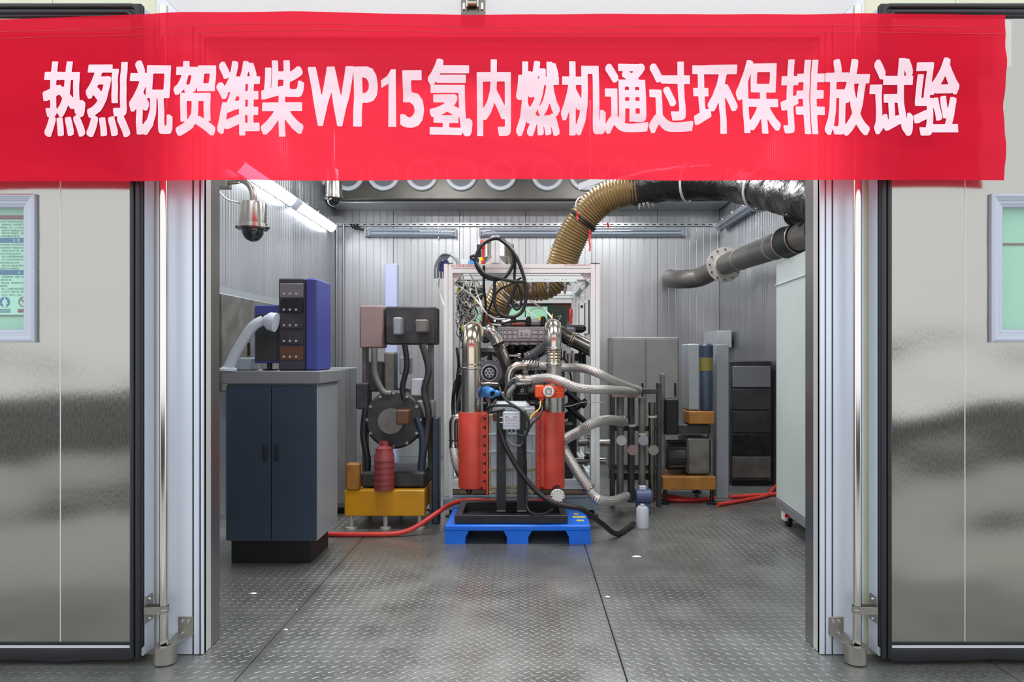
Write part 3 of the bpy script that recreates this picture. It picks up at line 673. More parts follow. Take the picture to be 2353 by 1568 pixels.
# slotted strut along the back wall
ch = thing('strut_channel', (0, YB-.03, Z(521, YB)), 'slotted steel strut channel running along the back wall', 'channel')
MB().rbox(X(766, YB), X(1648, YB), YB-.035, YB-.001, Z(521, YB), Z(513, YB), .003).build('rail', 'wall_metal_side', ch)
copies(MB().rbox(-.028, .028, -.002, .002, -.007, .007, .0015), 'slot', 'seam_dark', [(X(775, YB)+k*.105, YB-.035, Z(517, YB)) for k in range(54)], ch)
# linear fluorescent luminaires
def luminaire(name, p0, p1, out, label, lit, group='linear luminaires of the test cell'):
    p0, p1, out = Vector(p0), Vector(p1), Vector(out).normalized(); a = (p1-p0).normalized(); L = (p1-p0).length; up = out.cross(a).normalized()
    t = thing(name, (p0+p1)/2, label, 'lamp', group); mtx = Matrix((( a.x, up.x, out.x, p0.x), (a.y, up.y, out.y, p0.y), (a.z, up.z, out.z, p0.z), (0, 0, 0, 1)))
    MB().rbox(0, L, -.065, .065, -.045, 0, .012).xf(mtx).build('housing', 'lamp_shell', t)
    n = 9; prof = [(.062*math.cos(math.pi*i/(n-1)), .055*math.sin(math.pi*i/(n-1))**.7) for i in range(n)]
    tub = MB(); tub.prism([(.02, y, z+.001) for y, z in prof], (L-.04, 0, 0)); tub.xf(mtx)
    if lit: tub.build('diffuser', 'lamp_glow', t)
    else:
        tub.build('diffuser', 'lamp_tub', t); MB().box(.03, L-.03, -.05, .05, .001, .004).xf(mtx).build('reflector', 'lamp_off', t)
        for s in (-.026, .026): MB().cyl((.07, s, .022), (L-.07, s, .022), .013, n=12).xf(mtx).build('tube', 'lamp_clear', t)
        for e in (.045, L-.085): MB().rbox(e, e+.04, -.05, .05, .004, .04, .006).xf(mtx).build('lamp_holder', 'strap_white', t)
    for e in (0, L-.03): MB().rbox(e, e+.03, -.068, .068, -.03, .058, .012).xf(mtx).build('end_cap', 'lamp_clear' if lit else 'lamp_shell', t)
    copies(MB().rbox(-.008, .008, -.008, .008, -.02, .02, .003), 'clip', 'chrome', [mtx @ Vector((L*f, s, -.01)) for f in (.2, .5, .8) for s in (-.07, .07)], t)
    return t
dn = Vector((1, -.0, -.95))
for k, (y0, y1) in enumerate(((6.62, 8.2), (8.36, 9.93))):
    luminaire('wall_luminaire', (-2.76, y0, 3.33), (-2.76, y1, 3.33), dn, 'lit white tube light high on the left wall, %s of the two' % ('nearer' if k == 0 else 'farther'), True, 'lit luminaires on the left wall')
luminaire('wall_luminaire', W(838, 535, YB-.07), W(1050, 535, YB-.07), (0, -1, -.12), 'unlit shorter tube light on the back wall, left of the brown duct', False)
luminaire('wall_luminaire', W(1101, 534, YB-.07), W(1578, 534, YB-.07), (0, -1, -.12), 'unlit long tube light on the back wall behind the brown duct', False)
luminaire('wall_luminaire', (2.80, 10.1, 3.36), (2.80, 8.55, 3.36), (-1, 0, -.95), 'unlit tube light sloping away on the right wall under the black duct', False)
# little cable loops at the left lamp end, conduits below the strut
for k in range(3):
    tag(MB().tube(smooth([W(807+k*6, 515, YB-.05), W(810+k*7, 523, YB-.09), W(820+k*6, 527, YB-.09), W(836, 529-k*2, YB-.08)], 5), .011, 6).build('lamp_cable', 'cable_black'), ['left', 'middle', 'right'][k]+' thin black cable looping into the end of the back wall lamp', 'cable', 'cables at the back wall lamp')
for k, px in enumerate((775, 790)):
    tag(MB().cyl((X(px, YB), YB-.03, .05), (X(px, YB), YB-.03, Z(516, YB)), .016, n=10).build('conduit', 'wall_metal_side'), ('left', 'right')[k]+' steel conduit dropping from the strut in the back left corner', 'conduit', 'conduits in the back corner')
# dome cameras
def dome_camera(name, c, r, h, label, arm):
    c = Vector(c); t = thing(name, (c.x, c.y, c.z-r*1.6), label, 'camera', 'dome cameras')
    MB().lathe([(r*.93, h), (r*.96, h-.012), (r*.97, .03), (r*1.03, .028), (r*1.05, .0), (r*.9, -.004)], c, (0, 0, 1), 36).build('housing', 'stainless', t)
    MB().lathe([(r*1.05, -.012), (r*1.05, -.001), (r*.8, -.001)], c, (0, 0, 1), 36).build('rim', 'stainless_dark', t)
    n = 9; R2 = r*.78; MB().lathe([(max(.001, R2*math.cos(math.radians(90*i/n))), -.012-R2*1.12*math.sin(math.radians(90*i/n))) for i in range(n+1)], c, (0, 0, 1), 32, caps=False).build('dome', 'dome_glass', t)
    copies(MB().rbox(-.012, .012, -.012, .012, 0, .022, .004), 'lug', 'stainless_dark', [c+Vector((r*1.08, 0, -.01)), c+Vector((-r*1.0, -r*.3, -.01))], t)
    MB().tube(smooth([Vector(p) for p in arm], 8), r*.24, 14).build('arm', 'stainless', t)
    MB().lathe([(r*.36, 0), (r*.36, .012), (r*.26, .02)], (c.x, c.y, c.z+h), (0, 0, 1), 20).build('collar', 'stainless', t)
    return t
Yc = 5.0; c1 = W(581, 524, Yc); top = Z(467, Yc)
cam1 = dome_camera('dome_camera', c1, S(32, Yc), top-c1.z, 'stainless dome camera on a bent arm left of the doorway', [(c1.x, Yc, top), (c1.x, Yc, Z(445, Yc)), W(573, 425, Yc), W(553, 413, Yc), W(525, 417, Yc), (-2.70, Yc, Z(418, Yc)), (XL+.02, Yc, Z(418, Yc))])
MB().rbox(X(497, Yc), X(527, Yc), Yc-.05, Yc+.05, Z(433, Yc), Z(414, Yc), .006).build('junction_box', 'bracket_steel', cam1)
MB().rbox(XL+.005, XL+.03, Yc-.1, Yc+.1, Z(450, Yc), Z(390, Yc), .004).build('wall_plate', 'bracket_steel', cam1)
MB().tube(smooth([W(500, 428, Yc-.06), W(503, 440, Yc-.07), W(520, 457, Yc-.07), W(535, 463, Yc-.06), W(556, 466, Yc-.03)], 6), .007, 8).build('signal_cable', 'cable_white', cam1)
Yc = 8.4; c2 = W(767, 455, Yc)
dome_camera('dome_camera', c2, S(19.5, Yc), .33, 'stainless dome camera hanging from the ceiling near the lit lamps', [(c2.x, Yc, c2.z+.33), (c2.x, Yc, c2.z+.36), (c2.x, Yc, CEIL-.001)])

# ================================================================ DUCTS AND PIPES
def ringed(mb, pts, r, pitch, amp, n=30):
    q = resample(smooth(pts, 10), pitch/5); return mb.tube(q, r, n, rf=lambda i, m, L: r+amp*math.sin(2*math.pi*L/pitch))
gd = [W(1133, 722, 7.55), W(1146, 694, 7.5), W(1168, 664, 7.45), W(1208, 656, 7.4), W(1252, 655, 7.35), W(1284, 626, 7.3), W(1304, 570, 7.25), W(1332, 515, 7.2), W(1372, 468, 7.15), W(1420, 444, 7.1), W(1468, 436, 7.05)]
d1 = thing('exhaust_duct', gd[0], 'large gold-brown ribbed flexible duct rising from the engine to the black duct', 'duct')
ringed(MB(), gd, .155, .031, .0075).build('hose', 'gold_duct', d1)
MB().lathe([(.10, -.22), (.10, -.08), (.16, -.02), (.165, .05)], gd[0], gd[1]-gd[0], 28).build('steel_cone', 'stainless_warm', d1)
dirn = (W(1350, 492, 7.18)-W(1332, 515, 7.2)).normalized()
ce = W(1339, 505, 7.19)
rg = MB()
for o_ in (-.022, .0): rg.torus(ce+dirn*o_, dirn, .166, .009, 40, 8)
rg.build('support_ring', 'cable_black', d1)
for k, (a, b, l) in enumerate(((1327, 492, 14), (1355, 533, 45), (1397, 516, 10))):
    mbx = MB(); Yk = 6.98; p = W(a, b, Yk)
    pts = [p+Vector((.004*math.sin(i*1.3), -.004*i*.2, -S(l, Yk)*i/8)) for i in range(9)]
    mbx.add([q+Vector((s*.013*(1-.05*i), 0, 0)) for i, q in enumerate(pts) for s in (-1, 1)], [(2*i, 2*i+1, 2*i+3, 2*i+2) for i in range(8)]); mbx.torus(p, (1, .2, .3), .016, .007, 12, 6); mbx.build('red_ribbon', 'red_tag', d1)
tag(MB().tube(smooth([W(1327, 490, 7.1), W(1323, 470, 7.1), W(1330, 456, 7.2), W(1352, 448, 7.6), W(1356, 440, 7.8), W(1356, 405, 7.8), (W(1356, 405, 7.8).x, 7.8, CEIL-.001)], 6), .007, 8).build('support_wire', 'strap_white'), 'white wire holding the brown duct up from the ceiling', 'wire')
tag(MB().prism([W(1330, 437, 7.6), W(1392, 415, 7.6), W(1392, 398, 7.6), W(1330, 422, 7.6)], (0, .03, 0)).build('hanger_plate', 'nozzle_white'), 'white plate hanging by the nozzles above the brown duct', 'plate')
bd = [W(1456, 437, 7.08), W(1520, 425, 6.95), W(1600, 419, 6.75), W(1700, 426, 6.45), W(1800, 446, 5.75), W(1880, 460, 5.2), W(1960, 468, 4.85)]
d2 = thing('wrapped_duct', bd[3], 'fat duct wrapped in crinkled shiny black plastic film under the ceiling', 'duct')
q = resample(smooth(bd, 10), .02)
MB().tube(q, .17, 40, rf=lambda i, m, L: .166, jit=lambda p: .014*noise.noise(p*7)+.007*noise.noise(Vector((p.x*60, p.y*20, p.z*9)))).build('film_wrap', 'wrap_black', d2)
for a in (.20, .53):
    i = int(len(q)*a); MB().torus(q[i], q[i+1]-q[i-1], .183, .012, 40, 8).build('strap', 'strap_white', d2)
for k in range(4):
    p = W(1466+k*9, 472-k*1.5, 6.95); MB().prism([p+Vector((0, 0, .02)), p+Vector((.03, 0, .02)), p+Vector((.012+.01*k, -.01, -.045))], (0, .003, 0)).build('torn_film', 'wrap_black', d2)
# hanging end of a second black sleeve
sl = [W(1818, 497, 5.5), W(1850, 488, 5.35), W(1890, 480, 5.15)]
tag(MB().tube(resample(smooth(sl, 6), .03), .066, 24, jit=lambda p: .006*noise.noise(p*20)).torus(sl[0], sl[0]-sl[1], .069, .005, 28, 6).build('black_sleeve', 'wrap_black'), 'open end of a black plastic sleeve below the wrapped duct', 'sleeve')
# grey plastic pipe along the right wall
pp = [W(1950, 505, 4.6), W(1848, 543, 5.65), W(1760, 574, 6.2), W(1690, 598, 7.3), W(1655, 612, 8.5)]
g1 = thing('vent_pipe', pp[2], 'grey plastic vent pipe with a black rubber coupling along the right wall', 'pipe')
a0, a1 = pp[1], pp[4]; ax = (a1-a0).normalized(); st = a0-ax*.33
LT = (a1-st).length
MB().cyl(st, a0+ax*2.6, .12, n=32).build('pipe_run', 'pvc_grey', g1)
MB().lathe([(.128, 0), (.131, .02), (.131, .36), (.128, .38)], a0+ax*.06, ax, 32).build('rubber_coupling', 'black_rubber_matte', g1)
for f in (.07, .42): MB().torus(a0+ax*f, ax, .133, .007, 36, 8).build('hose_clamp', 'bracket_steel', g1)
for f in (.75, 1.9): MB().torus(a0+ax*f, ax, .12, .004, 36, 6).build('weld_ring', 'flange_pale', g1)
fl_c = a0+ax*2.62
MB().lathe([(.12, -.05), (.12, 0), (.21, 0), (.21, .03), (.12, .03)], fl_c, ax, 40).build('flange', 'flange_pale', g1)
u, w = perp(ax); copies(MB().lathe([(.011, 0), (.011, .012)], (0, 0, 0), -ax, 8), 'flange_bolt', 'stainless_dark', [fl_c+(u*math.cos(2*math.pi*i/12)+w*math.sin(2*math.pi*i/12))*.18 for i in range(12)], g1)
MB().tube(smooth([fl_c+ax*.03, fl_c+ax*.25, W(1612, 636, 8.85), W(1572, 642, 9.0), W(1546, 642, 9.4), W(1540, 640, 9.9), W(1540, 638, YB-.01)], 8), .12, 24).build('bend', 'pvc_grey', g1)

# pale cabinet on castors at the right
ang = math.atan(.079); cy0, cy1 = 4.55, 6.3; cxf = X(1783.5, cy1)
cbm = Matrix.Translation((cxf, cy1, 0)) @ Matrix.Rotation(-ang, 4, 'Z')
cb = thing('equipment_cabinet', cbm @ Vector((.28, -.9, 0)), 'large pale grey-green cabinet on white castors inside the right jamb', 'cabinet')
zb, zt = Z(1144, cy1), Z(607, cy1)
MB().rbox(0, .56, -1.75, 0, zb+.0, zt, .006).xf(cbm).build('body', 'cab_pale', cb)
MB().rbox(-.012, .57, -1.76, .01, zt-.20, zt-.192, .003).xf(cbm).build('panel_joint', 'cab_edge', cb)
MB().rbox(-.004, .56, -1.75, 0, zb-.075, zb-.004, .004).xf(cbm).build('skirt', 'worktop_grey', cb)
for yy in (-.17, -1.6):
    for xx in (.06, .5):
        c_ = cbm @ Vector((xx, yy, 0)); w_ = MB().cyl((c_.x-.018, c_.y, .045), (c_.x+.018, c_.y, .045), .045, n=20).build('castor_wheel', 'black_rubber_matte', cb)
        MB().rbox(c_.x-.05, c_.x+.045, c_.y-.03, c_.y+.05, .05, zb-.078, .01).build('castor_fork', 'caster_white', cb)
        MB().rbox(c_.x-.045, c_.x+.02, c_.y-.036, c_.y-.029, .085, .115, .002).build('castor_label', 'warning_red', cb)

# ================================================================ ENGINE STAND
YS = 6.40
fx0, fx1 = X(1020, YS), X(1378, YS); ftop = Z(606, YS)
fm = thing('engine_stand', (0, YS+1.3, 0), 'tall silver aluminium profile frame standing around the test engine', 'frame')
def bar(p0, p1, w, d, name='beam', side=None): return profile_bar(MB(), p0, p1, w, d, side=side).build(name, 'alu_profile', fm, angle=20)
for x in (fx0+.04, fx1-.04):
    bar((x, YS+.07, .19), (x, YS+.07, ftop), .08, .14, 'post', side=(1, 0, 0))
    MB().box(x-.041, x+.041, YS-.002, YS+.142, ftop, ftop+.006).build('post_cap', 'black_plastic', fm)
    bar((x, YS+2.75, .19), (x, YS+2.75, ftop), .08, .08, 'post', side=(1, 0, 0))
    bar((x, YS+.145, ftop-.05), (x, YS+2.7, ftop-.05), .08, .08, side=(1, 0, 0))
    bar((x, YS+.145, .31), (x, YS+2.7, .31), .08, .08, side=(1, 0, 0))
bar((fx0+.081, YS+.04, ftop-.045), (fx1-.081, YS+.04, ftop-.045), .08, .08, side=(0, 1, 0))
bar((fx0+.081, YS+.62, ftop-.045), (fx1-.081, YS+.62, ftop-.045), .08, .08, side=(0, 1, 0))
bar((fx0+.081, YS+2.75, ftop-.045), (fx1-.081, YS+2.75, ftop-.045), .08, .08, side=(0, 1, 0))
bar((fx0+.081, YS+.04, .315), (fx1-.081, YS+.04, .315), .08, .08, side=(0, 1, 0))
bar((fx0+.081, YS+1.3, .315), (fx1-.081, YS+1.3, .315), .08, .08, side=(0, 1, 0))
bar((X(1138, YS), YS+.04, ftop+.006), (X(1138, YS), YS+.04, Z(541, YS)), .072, .072, 'mast', side=(1, 0, 0))
def gusset(c, sx, sz, a=.10, d=.06, name='gusset'):
    c = Vector(c); g = MB().prism([c, c+Vector((sx*a, 0, 0)), c+Vector((0, 0, sz*a))], (0, .008, 0)).build(name, 'cast_alu', fm)
    for k in range(4):
        t0 = .018+k*.020; p = c+Vector((sx*t0, -.004, sz*.006)); q2 = c+Vector((sx*.006, -.004, sz*t0)); mid = c+Vector((sx*(t0*.5+.03), -.004, sz*(t0*.5+.03)))
    for k in (.25, .5, .75):
        e = c+Vector((sx*a*k, -.006, sz*a*(1-k))); r0 = c+Vector((sx*a*max(0, k-.32), -.006, sz*a*max(0, 1-k-.32)))
        dd = (e-r0).normalized(); nn = Vector((-dd.z, 0, dd.x))*.005
        MB().prism([r0+nn, r0-nn, e-nn, e+nn], (0, .006, 0)).build('gusset_rib', 'alu_profile', g)
gz = ftop-.086
gusset((fx0+.082, YS+.03, gz), 1, -1); gusset((fx1-.082, YS+.03, gz), -1, -1)
gusset((X(1138, YS)-.037, YS+.03, ftop-.004), -1, 1, .06); gusset((X(1138, YS)+.037, YS+.03, ftop-.004), 1, 1, .06)
gusset((fx1-.082, YS+.60, gz), -1, -1, .13)
# steel base of the stand
MB().rbox(fx0-.005, fx1+.005, YS-.02, YS+.0, Z(1172, YS), Z(1146, YS), .004).build('base_plate', 'steel_bluegrey', fm)
MB().rbox(fx0, fx1, YS+.0, YS+2.8, .19, .215, .004).build('base_deck', 'steel_bluegrey', fm)
MB().rbox(fx0+.05, fx1-.05, YS+.05, YS+.09, .22, .262, .004).build('cross_member', 'rust_edge', fm)
for x in (fx0+.06, fx1-.06):
    for y in (YS+.12, YS+2.6): MB().lathe([(.06, 0), (.06, .012), (.022, .02), (.022, .19)], (x, y, 0), (0, 0, 1), 20).build('foot', 'black_plastic', fm)
letter(MB(), 'klz', X(1035, YS), X(1101, YS), Z(614.2, YS), Z(607, YS), YS-.0012).build('stand_lettering', 'glyph_red', fm, flat=True)
letter(MB(), 'maker', X(1297, YS), X(1355, YS), Z(611.5, YS), Z(607.7, YS), YS-.0012).build('maker_lettering', 'glyph_red', fm, flat=True)
# second post pair seen through the frame on the right
YR = 8.6
bar((X(1323, YR), YR, .19), (X(1323, YR), YR, Z(672, YR)), S(12, YR), S(12, YR), 'inner_post', side=(1, 0, 0))
bar((X(1270, YR), YR, Z(680, YR)), (X(1317, YR), YR, Z(680, YR)), S(13, YR), S(12, YR), 'inner_beam', side=(0, 1, 0))
mp_ = MB().rbox(X(1331, YR), X(1342, YR), YR-.03, YR, .2, Z(679, YR), .003).build('drilled_strip', 'alu_profile', fm)
copies(MB().cyl((0, .001, 0), (0, -.003, 0), .017, n=16), 'hole', 'seam_dark', [(X(1336.3, YR), YR-.0305, Z(y, YR)) for y in (705, 750, 795)], mp_)
# sensor rail under the second beam
YQ = 6.98
sr = thing('sensor_rail', W(1265, 648, YQ), 'pale metal strip holding pressure sensors under the stand beam', 'rail')
MB().rbox(X(1150, YQ), X(1326, YQ), YQ-.008, YQ, Z(648.5, YQ), Z(638, YQ), .002).build('strip', 'alu_profile', sr)
copies(MB().cyl((0, 0, 0), (0, -.003, 0), .004, n=10), 'rail_hole', 'seam_dark', [(X(a, YQ), YQ-.008, Z(643, YQ)) for b in (1217, 1257, 1297) for a in (b-4, b+4)], sr)
for k, a in enumerate((1219, 1259, 1298)):
    p = W(a, 648.5, YQ-.03); s_ = thing('pressure_sensor', (p.x, p.y, p.z-.12), 'small steel pressure sensor under the strip, %s of three' % ('left', 'middle', 'right')[k], 'sensor', 'pressure sensors on the strip')
    MB().rbox(p.x-.03, p.x+.03, p.y-.02, p.y+.022, p.z-.008, p.z, .002).build('mount', 'bracket_steel', s_)
    MB().lathe([(.024, 0), (.024, -.02), (.018, -.04), (.018, -.075), (.014, -.08), (.014, -.095), (.006, -.105), (.003, -.118)], (p.x, p.y, p.z-.008), (0, 0, 1), 16).build('body', 'stainless', s_)
    MB().cyl((p.x, p.y, p.z-.066), (p.x, p.y, p.z-.056), .0195, n=16).build('band', 'black_plastic', s_)
    MB().tube([(p.x+.02, p.y, p.z-.015), (p.x+.045, p.y, p.z-.012), (p.x+.05, p.y, p.z-.035)], .006, 8).build('elbow_fitting', 'black_plastic', s_)
# drum, red fitting and small boxes standing on the top of the stand
YT = 6.9; t_ = YS+.5
dz = ftop-.006
dr_ = thing('steel_drum', (X(1145, YT), YT, ftop-.01), 'shiny steel drum behind the mast on top of the stand', 'drum')
rd = S(33, YT); zt_ = Z(557, YT)
MB().lathe([(rd*.96, 0), (rd, .01), (rd, .12), (rd*1.02, .125), (rd*1.02, .135), (rd, .14), (rd, zt_-ftop-.03), (rd*.9, zt_-ftop), (rd*.5, zt_-ftop+.02)], (X(1143, YT), YT, ftop-.008), (0, 0, 1), 36).build('shell', 'stainless', dr_)
MB().rbox(X(1174, YT)-.01, X(1181, YT), YT-.06, YT-.02, Z(572, YT), Z(562, YT), .004).build('clamp', 'bracket_steel', dr_)
rl = thing('relief_valve', (X(1107, 6.55), 6.55, ftop-.004), 'small red capped valve with yellow tag on top of the stand', 'valve')
MB().lathe([(.02, 0), (.02, .05), (.014, .06), (.014, .16), (.022, .17), (.022, .20), (.028, .205), (.028, .23), (.02, .245), (.002, .25)], (X(1110, 6.55), 6.55, ftop-.004), (0, 0, 1), 18).build('valve_body', 'red_tag', rl)
MB().rbox(X(1101, 6.55)-.02, X(1101, 6.55)+.02, 6.53, 6.57, ftop+.08, ftop+.2, .006).build('bracket', 'black_plastic', rl)
MB().cyl((X(1106, 6.5), 6.5, Z(596, 6.5)), (X(1106, 6.5), 6.47, Z(596, 6.5)), .016, n=16).build('yellow_tag', 'yellow', rl)
tag(MB().rbox(X(1059, 6.5), X(1077, 6.5), 6.46, 6.54, ftop+.001, Z(598, 6.5), .006).build('terminal_box', 'box_grey'), 'small pale box lying on the stand above the red lettering', 'box')
tag(MB().rbox(X(1079, 6.5), X(1091, 6.5), 6.47, 6.53, ftop+.001, Z(597, 6.5), .006).build('terminal_box', 'sensor_blue'), 'small blue fitting lying on the stand beside the pale box', 'fitting')
for k in range(4):
    a = 1000+k*7; tag(MB().tube(smooth([(W(a, 640, 7.2+k*.06)), W(a+1, 610-k*2, 7.2+k*.06), W(a+15, 587-k*2+k, 7.2+k*.05), W(1035+k*3, 586+k*2, 7.1+k*.05), W(1050+k*3, 602+k, 7.0+k*.05), W(1056+k*3, 640, 6.95+k*.05)], 7), .013, 10).build('grey_hose', 'cable_grey'), ['outermost', 'second', 'third', 'innermost'][k]+' thick grey hose arching over the left corner of the stand', 'hose', 'grey hoses at the stand corner')
tag(MB().rbox(X(1006, 7.3), X(1030, 7.3), 7.3, 7.4, Z(622, 7.3), Z(598, 7.3), .008).build('blue_clamp_box', 'indigo'), 'dark blue box behind the left top corner of the stand', 'box')

# ================================================================ ENGINE
en = thing('test_engine', (0, 7.5, .215), 'dark six-cylinder test engine with silver manifold inside the stand', 'engine')
def ep(name, mb, m, parent=None, **k): return mb.build(name, m, parent or en, **k)
bl = ep('block', MB().rbox(-.44, .40, 7.15, 8.6, .62, 1.42, .03), 'engine_dark')
for k in range(7): ep('block_rib', MB().rbox(-.445, .405, 7.12, 7.16, .70+k*.1, .725+k*.1, .008), 'cast_alu_dark', bl)
for k in range(6): ep('block_web', MB().rbox(-.40+k*.145, -.375+k*.145, 7.11, 7.16, .66, 1.40, .006), 'engine_dark', bl)
ep('oil_sump', MB().rbox(-.33, .30, 7.2, 8.5, .34, .62, .06), 'engine_black')
ep('engine_mount', MB().rbox(-.52, -.36, 7.25, 7.45, .216, .8, .02), 'black_paint'); ep('engine_mount', MB().rbox(.34, .50, 7.25, 7.45, .216, .8, .02), 'black_paint')
ep('cylinder_head', MB().rbox(-.40, .37, 7.08, 8.6, 1.43, 1.60, .02), 'cast_alu_dark')
ep('valve_cover', MB().rbox(-.34, .36, 7.05, 8.5, 1.78, 1.88, .035), 'cast_alu_dark')
for k in range(5): ep('cover_clamp', MB().rbox(-.3+k*.15, -.25+k*.15, 7.0, 7.1, 1.80, 1.90, .012), 'engine_black')
ep('rust_bolt_bar', MB().rbox(X(1175, 6.95), X(1206, 6.95), 6.93, 7.0, Z(749, 6.95), Z(743, 6.95), .006), 'rust_red')
# ribbed aluminium intake manifold
YM = 6.86
mx0, mx1, mz0, mz1 = X(1143, YM), X(1262, YM), Z(786, YM), Z(751, YM)
mn = ep('intake_manifold', MB().rbox(mx0, mx1, YM+.016, YM+.25, mz0, mz1, .01), 'alu_shadow')
mpx = (1145, 1155, 1166, 1178, 1190, 1221, 1236, 1249, 1260); mpy = (752.5, 758, 768, 778, 784)
for a, b in zip(mpx, mpx[1:]):
    for c_, d in zip(mpy, mpy[1:]): ep('pad', MB().rbox(X(a+1.5, YM), X(b-1.5, YM), YM+.006, YM+.018, Z(d-1.2, YM), Z(c_+1.2, YM), .002), 'cast_alu', mn)
for px in (1145, 1155, 1166, 1178, 1190, 1221, 1236, 1249, 1260): ep('rib', MB().rbox(X(px, YM)-.004, X(px, YM)+.004, YM-.004, YM+.014, mz0, mz1, .002), 'cast_alu', mn)
for py in (752.5, 758, 768, 778, 784): ep('rib', MB().rbox(mx0, mx1, YM-.002, YM+.014, Z(py, YM)-.003, Z(py, YM)+.003, .002), 'cast_alu', mn)
ep('name_pad', MB().rbox(X(1191, YM), X(1220, YM), YM-.008, YM+.0, Z(777, YM), Z(759, YM), .003), 'cast_alu', mn)
for q_ in ((1198, 766, 1.6, 2.2), (1198, 771, 2.2, 1.6), (1209, 768, 4.6, .6), (1209, 771.5, 4.6, .6)): ep('cast_mark', MB().rbox(X(q_[0]-q_[2], YM), X(q_[0]+q_[2], YM), YM-.010, YM-.007, Z(q_[1]+q_[3], YM), Z(q_[1]-q_[3], YM), .001), 'cast_alu_dark', mn)
copies(MB().lathe([(.012, 0), (.012, .01), (.007, .012), (.007, .018)], (0, 0, 0), (0, -1, 0), 8), 'manifold_bolt', 'cast_alu_dark', [(X(p, YM), YM, Z(789, YM)) for p in (1150, 1172, 1194, 1214, 1236, 1256)], mn)
ep('gasket_flange', MB().rbox(mx0-.01, mx1+.01, YM+.03, YM+.1, mz0-.03, mz0, .006), 'cast_alu', mn)
# dark runners and hoses under the manifold
for k, px in enumerate((1178, 1200, 1222, 1244)): ep('intake_runner', MB().tube(smooth([W(px, 790, 6.95), W(px-2, 803, 6.93), W(px-4, 815, 7.05), W(px-5, 825, 7.2)], 5), .045, 14), 'engine_black')
for k in range(14):
    a = random.uniform(1140, 1300); b = random.uniform(800, 900); YY = random.uniform(6.85, 7.05)
    ep('engine_fitting', MB().lathe([(.02, 0), (.02, .03), (.03, .03), (.03, .045), (.012, .05), (.012, .08)], W(a, b, YY), (random.uniform(-.4, .4), -1, random.uniform(-.4, .4)), 10), random.choice(['cast_alu', 'cast_alu_dark', 'stainless_dark', 'engine_black']))
for k in range(9):
    a = random.uniform(1135, 1290); b = random.uniform(790, 870); YY = random.uniform(6.8, 7.0)
    ep('engine_hose', MB().tube(smooth([W(a, b, YY), W(a+random.uniform(-12, 25), b+random.uniform(0, 18), YY-.03), W(a+random.uniform(0, 40), b+random.uniform(15, 50), YY), W(a+random.uniform(0, 30), b+random.uniform(50, 80), YY+.1)], 6), random.choice([.009, .013, .016]), 8), random.choice(['cable_black', 'engine_black', 'hose_grey', 'stainless_dark']))
# alternator with finned case and hub
YA = 6.72; ac = W(1125, 857, YA)
al = ep('alternator_case', MB().lathe([(.165, .32), (.165, .1), (.15, .07), (.13, .06), (.12, .04), (.10, .04)], ac, (0, 1, 0), 36), 'cast_alu_dark')
for i in range(18):
    a = 2*math.pi*i/18; p = ac+Vector((math.cos(a)*.14, .05, math.sin(a)*.14)); q_ = ac+Vector((math.cos(a)*.172, .09, math.sin(a)*.172)); tn = Vector((-math.sin(a), 0, math.cos(a)))*.006
    ep('fin', MB().prism([p+tn, p-tn, q_-tn, q_+tn], (0, .14, 0)), 'cast_alu_dark', al)
ep('hub_ring', MB().lathe([(.082, .05), (.082, -.02), (.078, -.024), (.070, -.024), (.070, .05)], ac, (0, 1, 0), 36), 'strap_white', al)
ep('hub_recess', MB().cyl(ac+Vector((0, .03, 0)), ac+Vector((0, -.012, 0)), .07, n=32), 'engine_dark', al)
ep('hub_plate', MB().lathe([(.048, 0), (.048, -.02), (.044, -.024), (.002, -.024)], ac+Vector((0, -.006, 0)), (0, 1, 0), 32), 'strap_white', al)
copies(MB().lathe([(.009, 0), (.009, -.004), (.005, -.006)], (0, 0, 0), (0, 1, 0), 8), 'hub_bolt', 'engine_dark', [ac+Vector((math.cos(a)*.031, -.030, math.sin(a)*.031)) for a in [2*math.pi*i/6 for i in range(6)]]+[ac+Vector((0, -.030, 0))], al)
ep('front_cover', MB().rbox(X(1092, 6.95), X(1165, 6.95), 6.9, 7.15, Z(905, 6.95), Z(800, 6.95), .04), 'engine_dark')
ep('solenoid', MB().lathe([(.02, 0), (.02, .1), (.016, .105), (.016, .17), (.01, .18)], W(1102, 882, 6.6), (1, 0, -.02), 14), 'stainless')
ep('black_tap', MB().lathe([(.022, 0), (.022, .05), (.015, .055), (.015, .08)], W(1125, 828, 6.68), (0, 0, 1), 12), 'engine_black')
# corrugated steel pipe with polished elbow
Yk = 6.55
cp = ep('charge_elbow', MB().tube(smooth([W(1116, 775, Yk+.25), W(1118, 762, Yk+.1), W(1126, 762, Yk), W(1138, 775, Yk), W(1144, 788, Yk)], 8), S(15.5, Yk), 24), 'stainless')
ep('corrugated_pipe', ringed(MB(), [W(1143, 787, Yk), W(1153, 812, Yk+.03), W(1163, 836, Yk+.08), W(1170, 856, Yk+.16)], S(13.5, Yk), .011, .0022, 24), 'stainless_dark', cp)
ep('pipe_clamp', MB().torus(W(1144, 789, Yk), W(1153, 812, Yk)-W(1143, 787, Yk), S(15.5, Yk), .006, 30, 8), 'chrome', cp)
